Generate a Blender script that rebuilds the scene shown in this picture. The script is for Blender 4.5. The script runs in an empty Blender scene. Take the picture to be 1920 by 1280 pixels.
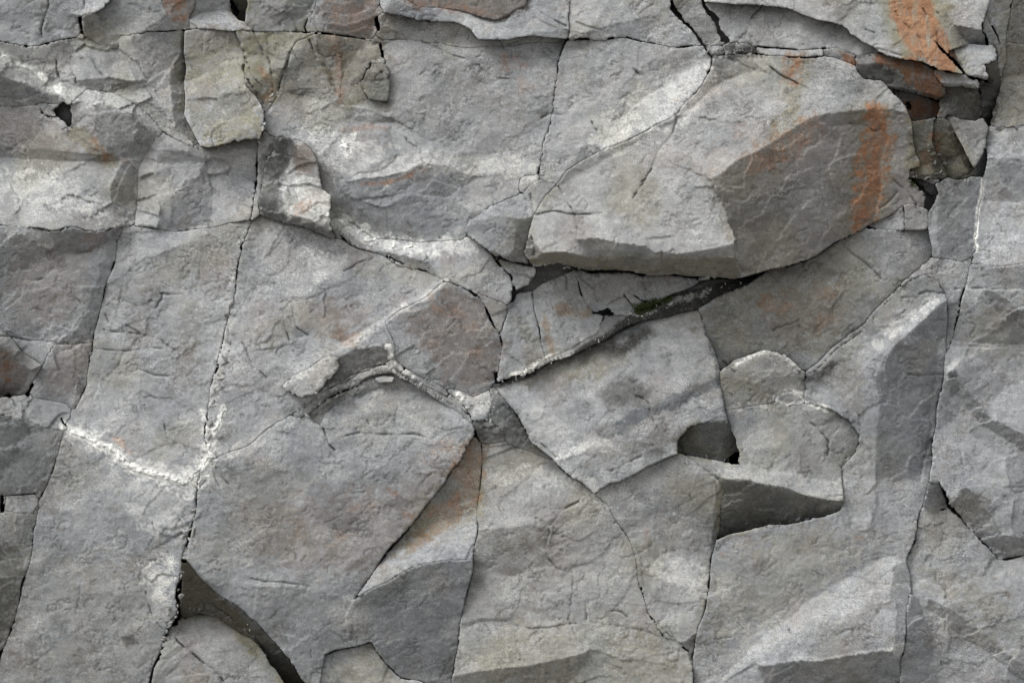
import bpy, math, random
import numpy as np
from mathutils import Vector

# ---------------------------------------------------------------- camera, sky, sun, exposure
K = 0.004            # metres per drawing unit (one unit = one pixel of a 1920 x 1280 sheet laid on the cliff)
D = 4500.0           # camera distance from the mean cliff plane, same units
ZC = 4.4             # height of the camera above the quarry floor, metres
sc = bpy.context.scene
cam_d = bpy.data.cameras.new("camera")
cam = bpy.data.objects.new("camera", cam_d)
sc.collection.objects.link(cam)
cam.location = (0, -D * K, ZC)
cam.rotation_euler = (math.radians(90), 0, 0)
cam_d.sensor_width = 36
cam_d.lens = 36 * D / 1920
cam_d.clip_end = 3000
sc.camera = cam

SUN_EL, SUN_AZ = math.radians(48), math.radians(-50)      # azimuth measured from the viewing side, negative = from the left
world = bpy.data.worlds.new("World")
sc.world = world
world.use_nodes = True
wn, wl = world.node_tree.nodes, world.node_tree.links
sky = wn.new("ShaderNodeTexSky")
sky.sky_type = 'NISHITA'
sky.sun_disc = False
sky.sun_elevation = SUN_EL
sky.sun_rotation = math.pi - SUN_AZ
sky.air_density = 1.0
sky.dust_density = 4.0
hsv = wn.new("ShaderNodeHueSaturation")      # overcast: the cloud layer takes most of the blue out
hsv.inputs["Saturation"].default_value = 0.16
wl.new(sky.outputs[0], hsv.inputs["Color"])
wl.new(hsv.outputs[0], wn["Background"].inputs[0])
wn["Background"].inputs[1].default_value = 0.125

sun_d = bpy.data.lights.new("sun", 'SUN')
sun_d.energy = 1.1
sun_d.angle = math.radians(30)
sun_d.color = (1.0, 0.99, 0.98)
sun = bpy.data.objects.new("sun", sun_d)
sc.collection.objects.link(sun)
_dir = Vector((math.sin(SUN_AZ) * math.cos(SUN_EL), -math.cos(SUN_AZ) * math.cos(SUN_EL), math.sin(SUN_EL)))
sun.rotation_euler = _dir.to_track_quat('Z', 'Y').to_euler()
sun.location = (-6, -14, 20)

sc.view_settings.view_transform = 'Standard'
sc.view_settings.look = 'None'
sc.view_settings.exposure = 0.72
sc.view_settings.gamma = 1.0
sc.render.engine = 'CYCLES'
sc.cycles.max_bounces = 5
sc.cycles.diffuse_bounces = 3
sc.cycles.use_denoising = True

# ---------------------------------------------------------------- sheet grid and noise fields
S = 2.0
X0, X1, Y0, Y1 = -64.0, 1984.0, -64.0, 1344.0
NX, NY = int((X1 - X0) / S) + 1, int((Y1 - Y0) / S) + 1
gx1 = X0 + S * np.arange(NX)
gy1 = Y0 + S * np.arange(NY)
GX, GY = np.meshgrid(gx1, gy1)
FX = np.fft.fftfreq(NX, S)[None, :]
FY = np.fft.fftfreq(NY, S)[:, None]

def field(seed, wave, stretch=1.0, angle=0.0, band=0.7, low=0.0):
    """Band-limited noise of unit deviation; wave in sheet units, stretched along angle (degrees, clockwise on the sheet)."""
    r = np.random.default_rng(seed)
    a = math.radians(angle)
    u = (FX * math.cos(a) + FY * math.sin(a)) * stretch
    v = -FX * math.sin(a) + FY * math.cos(a)
    f = np.sqrt(u * u + v * v) * wave + 1e-9
    amp = np.exp(-(np.log(f) / band) ** 2) / f
    if low:
        amp = 1.0 / (1.0 + (f * 1.0) ** low)
    w = np.fft.fft2(r.standard_normal((NY, NX))) * amp
    n = np.real(np.fft.ifft2(w))
    n -= n.mean()
    return (n / n.std()).astype(np.float32)

def sstep(a, b, x):
    t = np.clip((x - a) / (b - a), 0, 1)
    return t * t * (3 - 2 * t)

WR = sstep(-.8, 1.6, field(5, 160))                  # some edges break ragged, some clean
WX = 2.2 * field(1, 110) + .9 * WR * field(2, 15)
WY = 2.2 * field(3, 110) + .9 * WR * field(4, 15)
QX, QY = GX + WX, GY + WY          # warped sheet: outlines drawn straight come out worn and uneven

def pts(s):
    return np.array([[float(c) for c in p.split(",")] for p in s.split()])

def window(p, pad):
    i0 = max(0, int((p[:, 0].min() - pad - X0) / S)); i1 = min(NX, int((p[:, 0].max() + pad - X0) / S) + 2)
    j0 = max(0, int((p[:, 1].min() - pad - Y0) / S)); j1 = min(NY, int((p[:, 1].max() + pad - Y0) / S) + 2)
    return slice(j0, max(j0, j1)), slice(i0, max(i0, i1))

def seg_dist(p, x, y, closed):
    d2 = np.full(x.shape, 1e12)
    n = len(p)
    for k in range(n if closed else n - 1):
        a, b = p[k], p[(k + 1) % n]
        e = b - a
        L = max(e @ e, 1e-9)
        t = np.clip(((x - a[0]) * e[0] + (y - a[1]) * e[1]) / L, 0, 1)
        d2 = np.minimum(d2, (x - a[0] - t * e[0]) ** 2 + (y - a[1] - t * e[1]) ** 2)
    return np.sqrt(d2)

def inside(p, x, y):
    r = np.zeros(x.shape, bool)
    n = len(p)
    for k in range(n):
        a, b = p[k], p[(k + 1) % n]
        if a[1] == b[1]:
            continue
        c = (a[1] > y) != (b[1] > y)
        r ^= c & (x < (b[0] - a[0]) * (y - a[1]) / (b[1] - a[1]) + a[0])
    return r

def sdf(p, w):
    """signed distance on the warped sheet, positive inside"""
    x, y = QX[w], QY[w]
    d = seg_dist(p, x, y, True)
    return np.where(inside(p, x, y), d, -d)
# ---------------------------------------------------------------- the rock blocks, traced as outlines on the sheet
# kind, label, base height, (lean towards the right, lean towards the sky), tone, outline, facets: [(lean, lean, outline), ...]
# a positive first lean turns the face to the left, a positive second lean turns it up
R = []
def rock(kind, label, base, gx, gy, tone, outline, facets=()):
    R.append((kind, label, base, gx, gy, tone, pts(outline), [(a, b, pts(c)) for a, b, c in facets]))

# --- top left
rock("rock_block", "blue grey fractured rock with a white diagonal streak below the pale corner slab", 4, .0, .15, 1.0,
 "-70,78 75,84 120,76 165,69 188,82 226,66 335,58 345,62 342,100 350,130 348,175 345,215 372,270 350,275 300,240 270,205 215,175 165,168 130,196 60,198 -70,206",
 [(.0, .1, "-70,78 75,84 130,79 148,109 115,100 110,120 60,125 0,100 -70,84"),
  (.1, .4, "130,78 165,70 188,83 225,98 255,118 276,147 240,152 205,145 180,130 160,107 148,108"),
  (-.5, -.2, "238,106 246,82 252,100 262,118 276,146 262,124"),
  (.0, .2, "110,100 148,109 160,108 182,132 205,146 145,148 115,148 108,120"),
  (-.15, -.25, "145,148 200,146 208,165 215,175 200,182 165,165 143,160"),
  (.1, .3, "-70,80 0,100 60,130 110,122 115,148 143,160 165,166 170,182 130,196 110,180 60,165 0,130 -70,90"),
  (-.1, -.25, "-70,90 0,130 45,160 57,170 110,182 118,195 108,202 75,195 60,197 0,207 -70,210"),
  (-.1, .0, "226,66 335,58 335,100 320,130 285,145 278,148 262,118 240,105 226,95"),
  (-.55, -.05, "335,58 345,62 342,100 350,130 348,175 345,215 372,270 350,262 325,235 320,190 322,150 320,130 335,100"),
  (.0, .05, "278,148 285,145 320,130 322,150 320,190 325,235 350,262 330,258 300,235 270,200 262,180 240,165 215,172 210,160"),
  (.2, .45, "215,170 262,150 300,205 345,255 365,272 350,276 310,245 280,210 250,190 220,182")])
rock("rock_block", "smooth mauve grey rock above the left level crack, a small dark hollow at its top", 6, .0, .1, 1.0,
 "-70,208 60,200 110,196 130,197 165,169 215,177 270,207 300,242 350,276 372,272 300,262 268,335 250,424 200,428 0,422 -70,420",
 [(.0, .0, "-70,206 60,198 85,215 120,235 155,260 200,292 100,300 0,292 -70,290"),
  (.05, -.25, "-70,262 0,272 80,280 200,292 260,300 100,302 0,296 -70,294"),
  (.0, .35, "-70,292 0,296 100,302 200,300 270,298 268,335 250,425 200,430 0,424 -70,422"),
  (.15, .0, "120,200 165,190 178,250 190,262 210,290 180,280 150,258 132,240"),
  (-.25, -.2, "172,197 195,194 235,216 245,223 290,242 290,265 280,292 262,300 215,292 185,265 178,240"),
  (.1, .4, "165,168 215,176 270,206 300,242 350,276 290,300 290,244 245,216 195,193"),
  (-.3, -.1, "225,300 268,300 262,335 250,420 215,400 205,350")])
rock("rock_flake", "small grey flake tilted at the lower left of the dark hollow", 10, .1, .2, 1.0, "64,196 85,193 96,203 107,216 93,221 80,212")
rock("rock_flake", "thin lens shaped flake under the dark hollow at left", 9, .1, .35, 1.0, "92,222 108,218 122,226 138,240 132,246 112,236")
rock("rock_slab", "pale speckled slab in the top left corner above a black crack", 14, .0, .14, 1.05,
 "-70,-70 215,-70 208,0 181,21 158,31 141,35 146,71 118,73 75,82 58,84 0,80 -70,79",
 [(-.12, .35, "126,34 142,36 146,72 117,74"), (.0, .38, "136,-70 215,-70 208,0 181,21 158,31 142,34 128,30")])
rock("rock_block", "grey blue block with a dark wedge face beside the top left corner slab", 10, -.1, .02, .97,
 "158,31 181,22 208,0 215,-70 372,-70 366,15 357,35 356,56 330,58 228,66 224,94 188,82 163,69 152,44",
 [(-.6, -.25, "152,30 181,24 207,62 230,66 224,94 188,82 163,69 156,44"), (-.15, .05, "310,-70 372,-70 366,15 357,35 355,57 330,58 318,30 305,0")])
rock("rock_block", "weathered grey block with a lit lower edge beside the olive hollow at the top", 6, -.05, .0, 1.0,
 "373,-70 426,-70 427,0 434,20 450,36 478,55 357,56 358,35 367,15",
 [(-.1, -.2, "373,-70 426,-70 427,0 434,20 402,23 375,27 364,22"), (.0, .4, "357,34 375,27 402,23 434,21 452,40 478,55 357,57")])
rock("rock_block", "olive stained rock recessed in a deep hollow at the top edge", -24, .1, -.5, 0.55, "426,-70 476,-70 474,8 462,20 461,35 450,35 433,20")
rock("rock_block", "lilac and olive block above the thin level crack near the top", 4, .0, .0, 1.0,
 "475,-70 592,-70 588,12 576,34 583,45 598,61 478,57 462,36 463,20",
 [(.0, .2, "473,-70 545,-70 535,22 530,28 500,8 473,8"), (-.1, -.1, "545,-70 592,-70 588,10 575,33 548,40 536,30"), (.0, .15, "482,57 505,52 535,32 548,42 560,60")])
rock("rock_block", "reddish brown stained block in the middle of the top edge", 8, .0, .0, .92,
 "598,8 604,-70 717,-70 714,0 709,22 701,34 697,69 672,71 640,64 600,61 586,45",
 [(-.12, -.22, "612,45 650,45 705,28 697,70 672,71 640,64 620,60"), (.2, .0, "584,45 598,10 612,45 620,60 600,62")])
# --- upper middle
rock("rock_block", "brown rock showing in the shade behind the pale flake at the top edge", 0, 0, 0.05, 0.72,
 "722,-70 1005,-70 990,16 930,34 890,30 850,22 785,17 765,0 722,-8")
rock("rock_block", "layered rusty streaked rock between the top flake and the level crack", 2, .0, .1, .98,
 "702,36 728,30 745,33 787,38 850,46 880,56 900,70 980,72 1062,72 1058,79 870,88 800,77 730,73 716,70 712,45",
 [(.0, -.3, "850,46 880,56 900,70 980,72 960,80 890,76 850,62"), (.1, .4, "728,31 787,38 800,55 740,60 716,50")])
rock("rock_flake", "long pale flake overlapping the brown rock at the top edge", 14, .0, .3, 1.06,
 "716,12 722,-12 765,-2 785,15 850,20 890,28 930,32 985,14 1000,-70 1071,-70 1066,70 980,71 900,69 880,55 850,45 787,38 745,33 728,31",
 [(.1, -.1, "960,0 1000,-40 1010,20 985,60 950,50"), (-.05, .45, "785,15 930,33 970,60 900,66 850,44 780,30")])
rock("rock_slab", "wide pale slab at the top, right of the long steep crack", 12, .0, .22, 1.02,
 "1074,-70 1238,-70 1254,2 1264,24 1284,50 1306,86 1240,86 1170,73 1067,74",
 [(.0, .3, "1074,-70 1245,-70 1258,10 1180,40 1066,72"), (-.1, .02, "1066,75 1180,42 1258,10 1290,60 1310,88 1240,86 1170,72")])
rock("rock_block", "dark narrow block wedged between two black cracks at the top", -4, -.15, -.15, .85,
 "1264,-70 1312,-70 1318,8 1334,32 1346,60 1358,82 1322,83 1302,60 1285,40 1267,16")
rock("rock_slab", "pale slab carrying the broad orange rust streak at the top right", 36, .05, .27, 1.05,
 "1324,-70 1885,-70 1860,-10 1848,30 1842,58 1848,83 1791,91 1770,84 1748,76 1762,87 1770,98 1785,115 1805,136 1740,121 1680,107 1648,100 1640,90 1583,47 1565,45 1530,40 1505,28 1480,17 1430,10 1360,5 1328,2",
 [(-.2, -1.0, "1788,45 1812,50 1842,58 1848,84 1817,84 1803,65")])
rock("rock_slab", "light grey slab directly under the orange streaked slab, with a hairline crack", 12, .05, .24, 1.0,
 "1330,5 1360,7 1430,12 1480,20 1505,31 1530,42 1565,48 1583,50 1636,90 1646,100 1600,92 1572,84 1560,88 1500,92 1430,88 1395,80 1376,80 1366,78 1350,45",
 [(-.1, .05, "1330,5 1360,7 1372,60 1366,78 1350,45")])
rock("rock_block", "angular light block perched at the right end of the rust streaked slab", 50, .0, .32, 1.08,
 "1791,92 1817,85 1856,86 1865,112 1845,122 1855,144 1853,149 1838,146 1819,141 1806,129 1792,109 1783,101",
 [(.9, -.4, "1783,101 1791,92 1795,105 1812,130 1806,129 1792,109"), (.0, -1.2, "1806,129 1820,138 1840,142 1856,144 1853,150 1838,147 1819,142")])
rock("rock_flake", "thin bluish upright flake on the upper right corner", 8, -.35, .05, 1.05,
 "1843,58 1849,30 1858,48 1868,70 1873,95 1866,112 1857,85 1849,83")
rock("rock_flake", "narrow grey edge slab beside the upper right corner crack", 4, -.45, .0, 1.05,
 "1850,28 1861,-18 1886,-70 1905,-70 1893,20 1884,80 1881,140 1874,130 1867,113 1874,92 1868,66 1859,46")
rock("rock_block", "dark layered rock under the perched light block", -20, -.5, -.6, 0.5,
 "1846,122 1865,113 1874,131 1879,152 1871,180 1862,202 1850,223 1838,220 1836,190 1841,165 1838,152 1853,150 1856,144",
 [(-.6, .3, "1836,165 1872,166 1868,178 1838,176"), (-.3, .4, "1836,190 1866,192 1862,200 1838,200")])
rock("rock_flake", "short pale plank of rock wedged beneath the perched light block", 46, .05, .35, 1.06,
 "1757,128 1776,129 1806,138 1817,142 1830,150 1836,157 1832,166 1804,158 1772,155 1759,140",
 [(.0, -.9, "1757,150 1772,148 1804,152 1834,160 1832,167 1804,159 1772,156")])
rock("rock_ledge", "orange and black stained ledge under the rust streaked slab", 34, .0, -.25, 0.6,
 "1607,108 1635,104 1710,118 1747,128 1757,140 1768,157 1776,172 1761,182 1760,187 1729,183 1702,173 1672,166 1667,157 1655,150 1620,144 1609,130",
 [(.0, .5, "1607,107 1635,103 1710,117 1747,127 1757,139 1770,156 1740,150 1700,130 1660,120 1612,118"),
  (.0, -1.6, "1665,157 1702,166 1729,176 1761,181 1761,190 1729,184 1702,175 1670,167")])
rock("rock_flake", "long thin pale plank lying in the upper right crack", 16, .0, .4, 1.05,
 "1412,92 1450,91 1540,95 1546,99 1545,107 1501,104 1449,103 1417,101")
rock("rock_block", "short rust spotted brick in the crack left of the orange ledge", 6, .0, -.05, .9, "1549,99 1572,95 1604,105 1608,116 1600,118 1548,108")
rock("rock_block", "small pale brick at the left end of the upper right crack", 6, .0, .25, 1.0, "1323,85 1354,84 1356,97 1332,99")
rock("rock_block", "rough dark filling between the pale brick and the long thin plank", -2, .0, .1, .85, "1359,84 1396,83 1410,91 1415,102 1366,102")
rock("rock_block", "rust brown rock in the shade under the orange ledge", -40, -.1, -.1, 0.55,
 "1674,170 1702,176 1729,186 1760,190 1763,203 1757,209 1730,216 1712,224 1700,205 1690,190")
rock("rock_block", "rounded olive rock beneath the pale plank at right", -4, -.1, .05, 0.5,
 "1763,192 1780,175 1776,160 1804,160 1834,168 1838,185 1838,217 1825,230 1800,228 1775,218 1758,212 1764,204",
 [(.2, .3, "1763,192 1780,175 1804,172 1800,190 1780,212 1764,206"), (-.5, -.3, "1820,168 1838,185 1838,217 1825,230 1818,200")])
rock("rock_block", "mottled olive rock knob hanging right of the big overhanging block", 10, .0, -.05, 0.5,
 "1712,228 1746,226 1748,262 1757,292 1765,306 1760,334 1747,339 1719,337 1704,334 1703,321 1707,316 1726,314 1726,300 1719,286 1712,258",
 [(-.2, .2, "1712,228 1746,226 1748,262 1734,274 1719,286 1712,258"), (.1, .3, "1703,321 1726,314 1745,300 1760,312 1745,330 1720,330"), (-.5, -.5, "1745,265 1757,292 1765,306 1760,334 1750,310")])
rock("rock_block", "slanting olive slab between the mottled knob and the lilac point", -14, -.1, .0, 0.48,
 "1748,229 1773,234 1786,247 1797,262 1826,309 1826,326 1794,338 1787,336 1763,296 1752,270",
 [(-.7, -.4, "1773,234 1786,247 1797,262 1826,309 1824,322 1802,300 1783,268"), (.1, .3, "1775,295 1800,290 1820,318 1794,336 1785,325")])
rock("rock_block", "lilac grey pointed rock hanging at the right edge of the olive rocks", 22, .1, .1, 0.8,
 "1776,218 1800,230 1826,231 1840,222 1847,260 1847,278 1829,311 1797,261 1788,247",
 [(.35, .2, "1776,218 1796,232 1806,262 1826,305 1797,261 1788,247")])
rock("rock_block", "small dark block tucked behind the lilac point", -22, -.6, -.3, 0.5, "1848,278 1849,300 1843,325 1832,328 1827,320 1830,312")
rock("rock_block", "dark rock in the narrow gap below the mottled knob", -22, .0, -.2, .8, "1705,336 1720,338 1742,360 1752,368 1748,384 1734,390 1732,372")
# --- left of the long steep crack, upper
rock("rock_slab", "pale olive slab standing left of the long steep crack", 20, .03, .2, 1.08,
 "345,62 356,58 440,58 456,108 461,160 476,180 489,200 493,222 486,255 481,264 400,273 373,270 346,215 350,172 350,130 342,100",
 [(.0, .05, "345,62 440,58 450,95 400,100 345,110"), (.1, .3, "350,190 470,180 490,225 480,262 400,272 372,268 348,216")])
rock("rock_block", "yellowish cracked rock at the head of the long steep crack", 6, -.05, .08, 1.0,
 "442,58 600,62 585,66 560,76 546,97 536,132 523,166 511,196 502,211 491,200 478,180 463,160 458,107",
 [(-.2, .1, "442,58 480,60 500,110 490,150 470,150 458,107"), (.15, .2, "500,62 560,64 545,95 530,135 515,165 505,110")])
rock("rock_block", "grey block with a dark square patch beside the long steep crack", 10, .0, .05, 1.0,
 "268,300 290,262 300,246 352,268 376,272 400,275 482,266 481,300 478,345 474,390 465,412 390,426 292,429 250,425 262,360",
 [(.25, .4, "250,425 262,360 272,335 292,325 297,350 293,429"), (-.1, -.12, "290,325 300,278 350,280 385,300 399,340 399,390 391,426 293,428 297,350"),
  (.2, .5, "385,300 402,295 430,312 476,347 475,385 465,413 391,426 399,390 399,340"), (-.15, -.15, "400,292 482,280 480,345 475,347 430,311"),
  (.0, .5, "376,272 400,275 482,265 482,282 402,294"), (.1, .35, "262,300 300,245 352,268 376,272 386,299 350,280 300,277 290,325 270,335")])
# --- broad slab of the upper middle
rock("rock_slab", "broad grey blue slab in the upper middle with a wavy pale band across it", 6, .0, .1, 1.0,
 "601,63 640,66 675,73 716,72 732,75 800,78 870,90 1058,81 1048,120 1034,180 1024,245 1014,303 1008,322 976,331 976,360 920,386 878,432 870,450 760,452 700,448 652,412 620,402 600,330 585,280 565,258 516,254 505,240 500,214 513,196 525,166 538,132 548,98 562,78 587,67",
 [(-.05, .0, "548,95 585,66 592,110 640,182 650,205 600,185 560,180 525,175 535,140"),
  (-.55, -.35, "590,108 603,118 618,142 634,172 645,200 625,170 606,146 596,125"),
  (.0, .35, "525,175 560,180 600,188 650,205 690,195 728,186 735,220 700,240 640,245 560,245 520,250 505,240 500,215"),
  (.05, -.12, "560,178 610,172 650,180 680,200 640,205 600,190"),
  (.0, -.2, "640,200 690,205 735,222 760,245 700,238 650,225"),
  (.0, .08, "720,70 790,72 850,97 910,120 970,150 1000,180 1045,185 1030,230 1015,303 960,285 900,290 850,285 735,220 728,186 722,130"),
  (-.05, .28, "790,75 870,87 1060,77 1050,115 1042,182 1000,180 970,150 910,120 850,97"),
  (-.1, -.3, "900,92 960,95 990,110 960,112 915,105"),
  (.05, .4, "520,250 640,245 700,240 735,220 755,235 770,255 800,290 800,300 760,320 690,335 650,345 600,270 555,250"),
  (.0, .4, "735,222 850,287 900,292 960,287 1015,303 1005,322 940,325 890,330 840,310 800,300 770,255"),
  (-.05, -.1, "600,270 650,345 690,335 760,320 800,305 840,312 890,330 978,330 976,360 920,385 880,430 870,450 700,445 650,410 620,400 610,320"),
  (.0, .25, "890,330 978,330 976,360 930,378 880,400 850,370"),
  (.05, .15, "660,380 760,360 850,372 880,400 860,448 720,445")])
rock("rock_block", "brownish block under the level crack with an olive notch at its foot", 9, -.03, .02, .95,
 "593,66 640,68 675,74 712,76 717,112 698,118 686,140 679,156 668,162 652,205 642,188 638,140 634,100 610,108 597,100",
 [(.1, .3, "640,160 668,162 652,205 642,188"), (-.25, .0, "632,68 650,70 648,130 640,160 634,100")])
rock("rock_flake", "dark square tile of rock jutting out below the brownish block", 22, -.02, -.05, .9, "699,121 723,122 727,170 725,186 691,184 684,171 679,157 687,141")
rock("rock_slab", "light slab right of the long steep crack with a bright speckled lower corner", 12, .02, .14, 1.03,
 "1064,79 1170,75 1240,87 1300,91 1322,94 1334,108 1334,135 1316,160 1287,188 1270,213 1222,238 1140,279 1092,302 1060,318 1044,342 1012,330 1020,300 1030,240 1040,180 1054,118",
 [(.15, .42, "1334,110 1334,135 1316,160 1287,190 1270,215 1222,240 1130,285 1152,226 1242,160"), (-.1, .05, "1028,225 1100,270 1130,283 1060,318 1012,325"),
  (-.1, -.1, "1270,88 1334,108 1300,120 1240,150 1230,115"), (.3, -.5, "1186,126 1202,132 1206,143 1194,140")])
# --- protruding chunk in the upper left middle
rock("rock_block", "chunky block with a blue green side and ochre front jutting out left of centre", 66, .0, .0, 1.15,
 "517,255 544,252 571,263 583,285 592,302 599,340 602,353 619,363 621,390 613,420 628,444 600,438 571,430 537,420 522,408 497,402 484,380 490,340 497,302 514,279",
 [(.2, -.6, "517,255 546,252 537,292 524,343 522,408 497,402 484,380 490,340 497,302 514,279"), (.05, .3, "546,252 571,262 583,285 592,302 599,340 602,353 580,345 540,345 524,343 537,292"),
  (.05, .4, "524,343 540,345 580,345 602,353 619,363 621,390 613,420 628,444 600,438 571,430 537,420 522,408"), (.3, -.4, "538,345 545,380 542,420 530,415 528,370"),
  (.0, -1.3, "486,388 500,392 522,393 540,404 571,413 602,421 630,446 600,440 571,432 537,422 500,406")])
rock("mineral_crust", "lumpy white mineral crust lining the crack left of the ochre chunk", 14, .1, .2, 1.1,
 "498,256 514,256 512,280 497,298 492,340 487,378 478,400 471,412 474,390 480,345 484,300 488,270")
# --- big overhang
rock("rock_block", "huge bright overhanging block with an orange streaked dark face at upper right", 105, .05, .35, 1.05,
 "1000,402 1040,350 1062,320 1092,304 1140,282 1224,241 1272,216 1290,190 1318,162 1338,137 1342,106 1395,105 1440,104 1505,106 1547,110 1600,118 1608,132 1622,145 1655,152 1672,168 1695,206 1707,235 1711,258 1718,286 1725,300 1724,313 1706,315 1703,335 1732,372 1734,388 1690,400 1640,419 1628,425 1545,468 1510,490 1440,508 1380,521 1296,519 1192,513 1129,504 1067,498 1000,494 986,470 992,440",
 [(-.18, .02, "1040,350 1060,318 1092,303 1140,281 1225,240 1272,215 1290,190 1318,160 1338,136 1342,105 1395,104 1425,128 1385,142 1335,168 1300,200 1275,225 1210,258 1130,305"),
  (.1, .5, "1285,225 1300,200 1335,168 1385,142 1425,128 1440,150 1400,160 1345,185 1310,210 1290,240"),
  (-.05, .12, "1425,128 1440,104 1550,110 1608,132 1640,160 1600,180 1520,150 1460,150"),
  (-.36, -.10, "1545,210 1600,205 1640,203 1700,217 1712,258 1725,312 1703,335 1740,375 1735,388 1640,420 1545,469 1510,491 1440,510 1392,506 1378,482 1376,442 1365,400 1345,360 1334,335 1400,295 1470,250 1522,218"),
  (-.22, .02, "1640,203 1700,217 1712,258 1728,312 1706,316 1704,334 1740,378 1690,402 1640,420 1655,330 1660,260"),
  (-.15, -.35, "1545,210 1640,203 1640,240 1570,235 1540,260 1520,225"),
  (-.05, -.75, "1083,443 1108,446 1140,450 1171,460 1209,460 1225,472 1270,476 1300,467 1330,452 1376,442 1379,482 1296,483 1213,485 1106,482"),
  (.1, .25, "1300,467 1330,452 1376,442 1378,455 1340,462"),
  (.6, -.7, "984,455 995,438 1018,479 990,490"),
  (.0, -2.0, "988,492 1018,479 1060,472 1106,482 1213,485 1296,483 1379,482 1393,506 1380,523 1296,521 1192,515 1129,506 1067,500")])
rock("rock_block", "blue grey block at the left end of the big overhang", 62, .05, .2, .98,
 "872,432 882,412 920,387 976,362 1003,338 1040,348 1000,400 992,440 986,470 990,490 960,487 933,482 905,464 882,446",
 [(.0, .0, "875,435 895,415 955,408 967,430 969,470 950,482 933,482 900,460"), (-.35, -.3, "955,408 1000,402 992,440 986,470 992,492 960,488 950,482 969,470 966,430"),
  (.0, .35, "870,432 880,413 920,387 976,362 1003,338 1042,348 1000,402 955,408 895,416"), (.0, -.9, "900,460 933,478 960,482 992,487 990,492 933,484")])
rock("rock", "loose angular stone sitting at the foot of the long steep crack", 16, .05, .2, 1.0, "978,333 1007,331 1003,340 988,352 986,361 979,350")
rock("rock_flake", "pale olive wedge tucked under the lower right edge of the overhang", 14, .1, .15, 1.0, "1628,424 1650,410 1689,386 1695,402 1697,430 1691,434 1659,434 1643,430")
rock("rock_flake", "bluish plate beside the pale olive wedge under the overhang", 2, -.1, .05, .95, "1692,387 1704,384 1733,392 1736,426 1700,432 1697,402")
# --- left edge and left column
rock("rock_block", "blue brown block under the level crack at the left edge", 2, -.05, -.02, .95,
 "-70,424 0,426 90,432 200,432 226,434 212,488 194,550 178,608 172,642 108,643 105,640 80,684 40,655 0,605 -70,570",
 [(-.3, -.15, "118,628 165,580 175,540 200,470 215,440 226,434 212,488 194,550 178,608 172,643 108,643"), (.15, .3, "-70,560 0,590 40,630 80,640 108,642 78,682 40,655 0,610 -70,580"),
  (.0, -.5, "90,432 200,432 205,446 190,462 165,472 112,474 105,455"), (.0, .2, "112,474 170,474 190,490 160,500 120,490"), (-.15, -.05, "60,480 0,440 -70,430 -70,560 0,585 40,560")])
rock("rock_block", "purplish dark facet block beside the upper end of the long pale slab", -4, -.12, -.08, .93,
 "108,645 172,644 166,690 152,740 141,766 125,761 62,743 57,720 78,686",
 [(-.25, -.1, "140,645 172,644 166,690 150,740 140,740")])
rock("rock_block", "rusty brown block jutting in at the left edge", 18, .0, .0, .88,
 "-70,604 0,626 40,656 76,684 57,718 36,738 15,746 -70,762",
 [(.15, .5, "-70,604 0,624 40,655 76,684 58,695 20,662 0,648 -70,622"), (-.25, -.5, "-70,622 0,648 20,662 58,695 36,738 12,746 -70,762")])
rock("rock_ledge", "pale narrow ledge below the rusty brown block at the left edge", 6, .1, .42, 1.05,
 "-70,766 14,748 34,742 60,746 124,764 135,788 123,801 118,808 60,786 0,777 -70,778")
rock("rock_block", "dark speckled block at the left edge, above a small brick", 2, -.2, -.12, .92,
 "-70,780 0,779 60,788 118,810 101,860 91,900 81,926 70,922 12,926 -70,930")
rock("rock_block", "small square brick of rock set in the left edge column", 10, .0, .05, 1.0, "13,929 68,924 71,950 64,961 12,956")
rock("rock_block", "dark grey block in the lower left corner left of the thin steep crack", 0, -.22, -.05, .92,
 "-70,934 10,930 10,958 64,964 73,952 56,1030 50,1062 35,1122 18,1190 0,1250 -70,1350")
rock("rock_slab", "long pale slab standing left of the long steep crack, upper half", 8, .04, .2, 1.04,
 "228,434 292,432 380,428 468,414 456,450 446,500 431,575 416,640 401,690 389,750 381,800 386,830 361,878 345,905 230,848 128,798 144,768 158,724 172,655 179,612 196,552 214,490",
 [(.1, .3, "380,428 468,414 446,500 425,600 410,560 415,480"), (-.05, .12, "160,720 172,655 196,552 214,490 240,480 215,600 190,700 170,760")])
rock("rock_slab", "long grey slab standing left of the long steep crack, lower half", 6, .04, .12, .98,
 "122,812 150,832 230,864 300,899 348,918 370,900 364,960 352,1010 336,1042 331,1090 319,1150 301,1200 286,1240 268,1350 -70,1350 0,1260 20,1190 51,1070 71,980 91,910 106,860",
 [(.05, .28, "200,855 300,898 348,917 368,905 362,960 350,1010 300,1000 240,930"), (.1, .35, "270,1040 340,1000 332,1090 318,1150 290,1120")])
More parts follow.
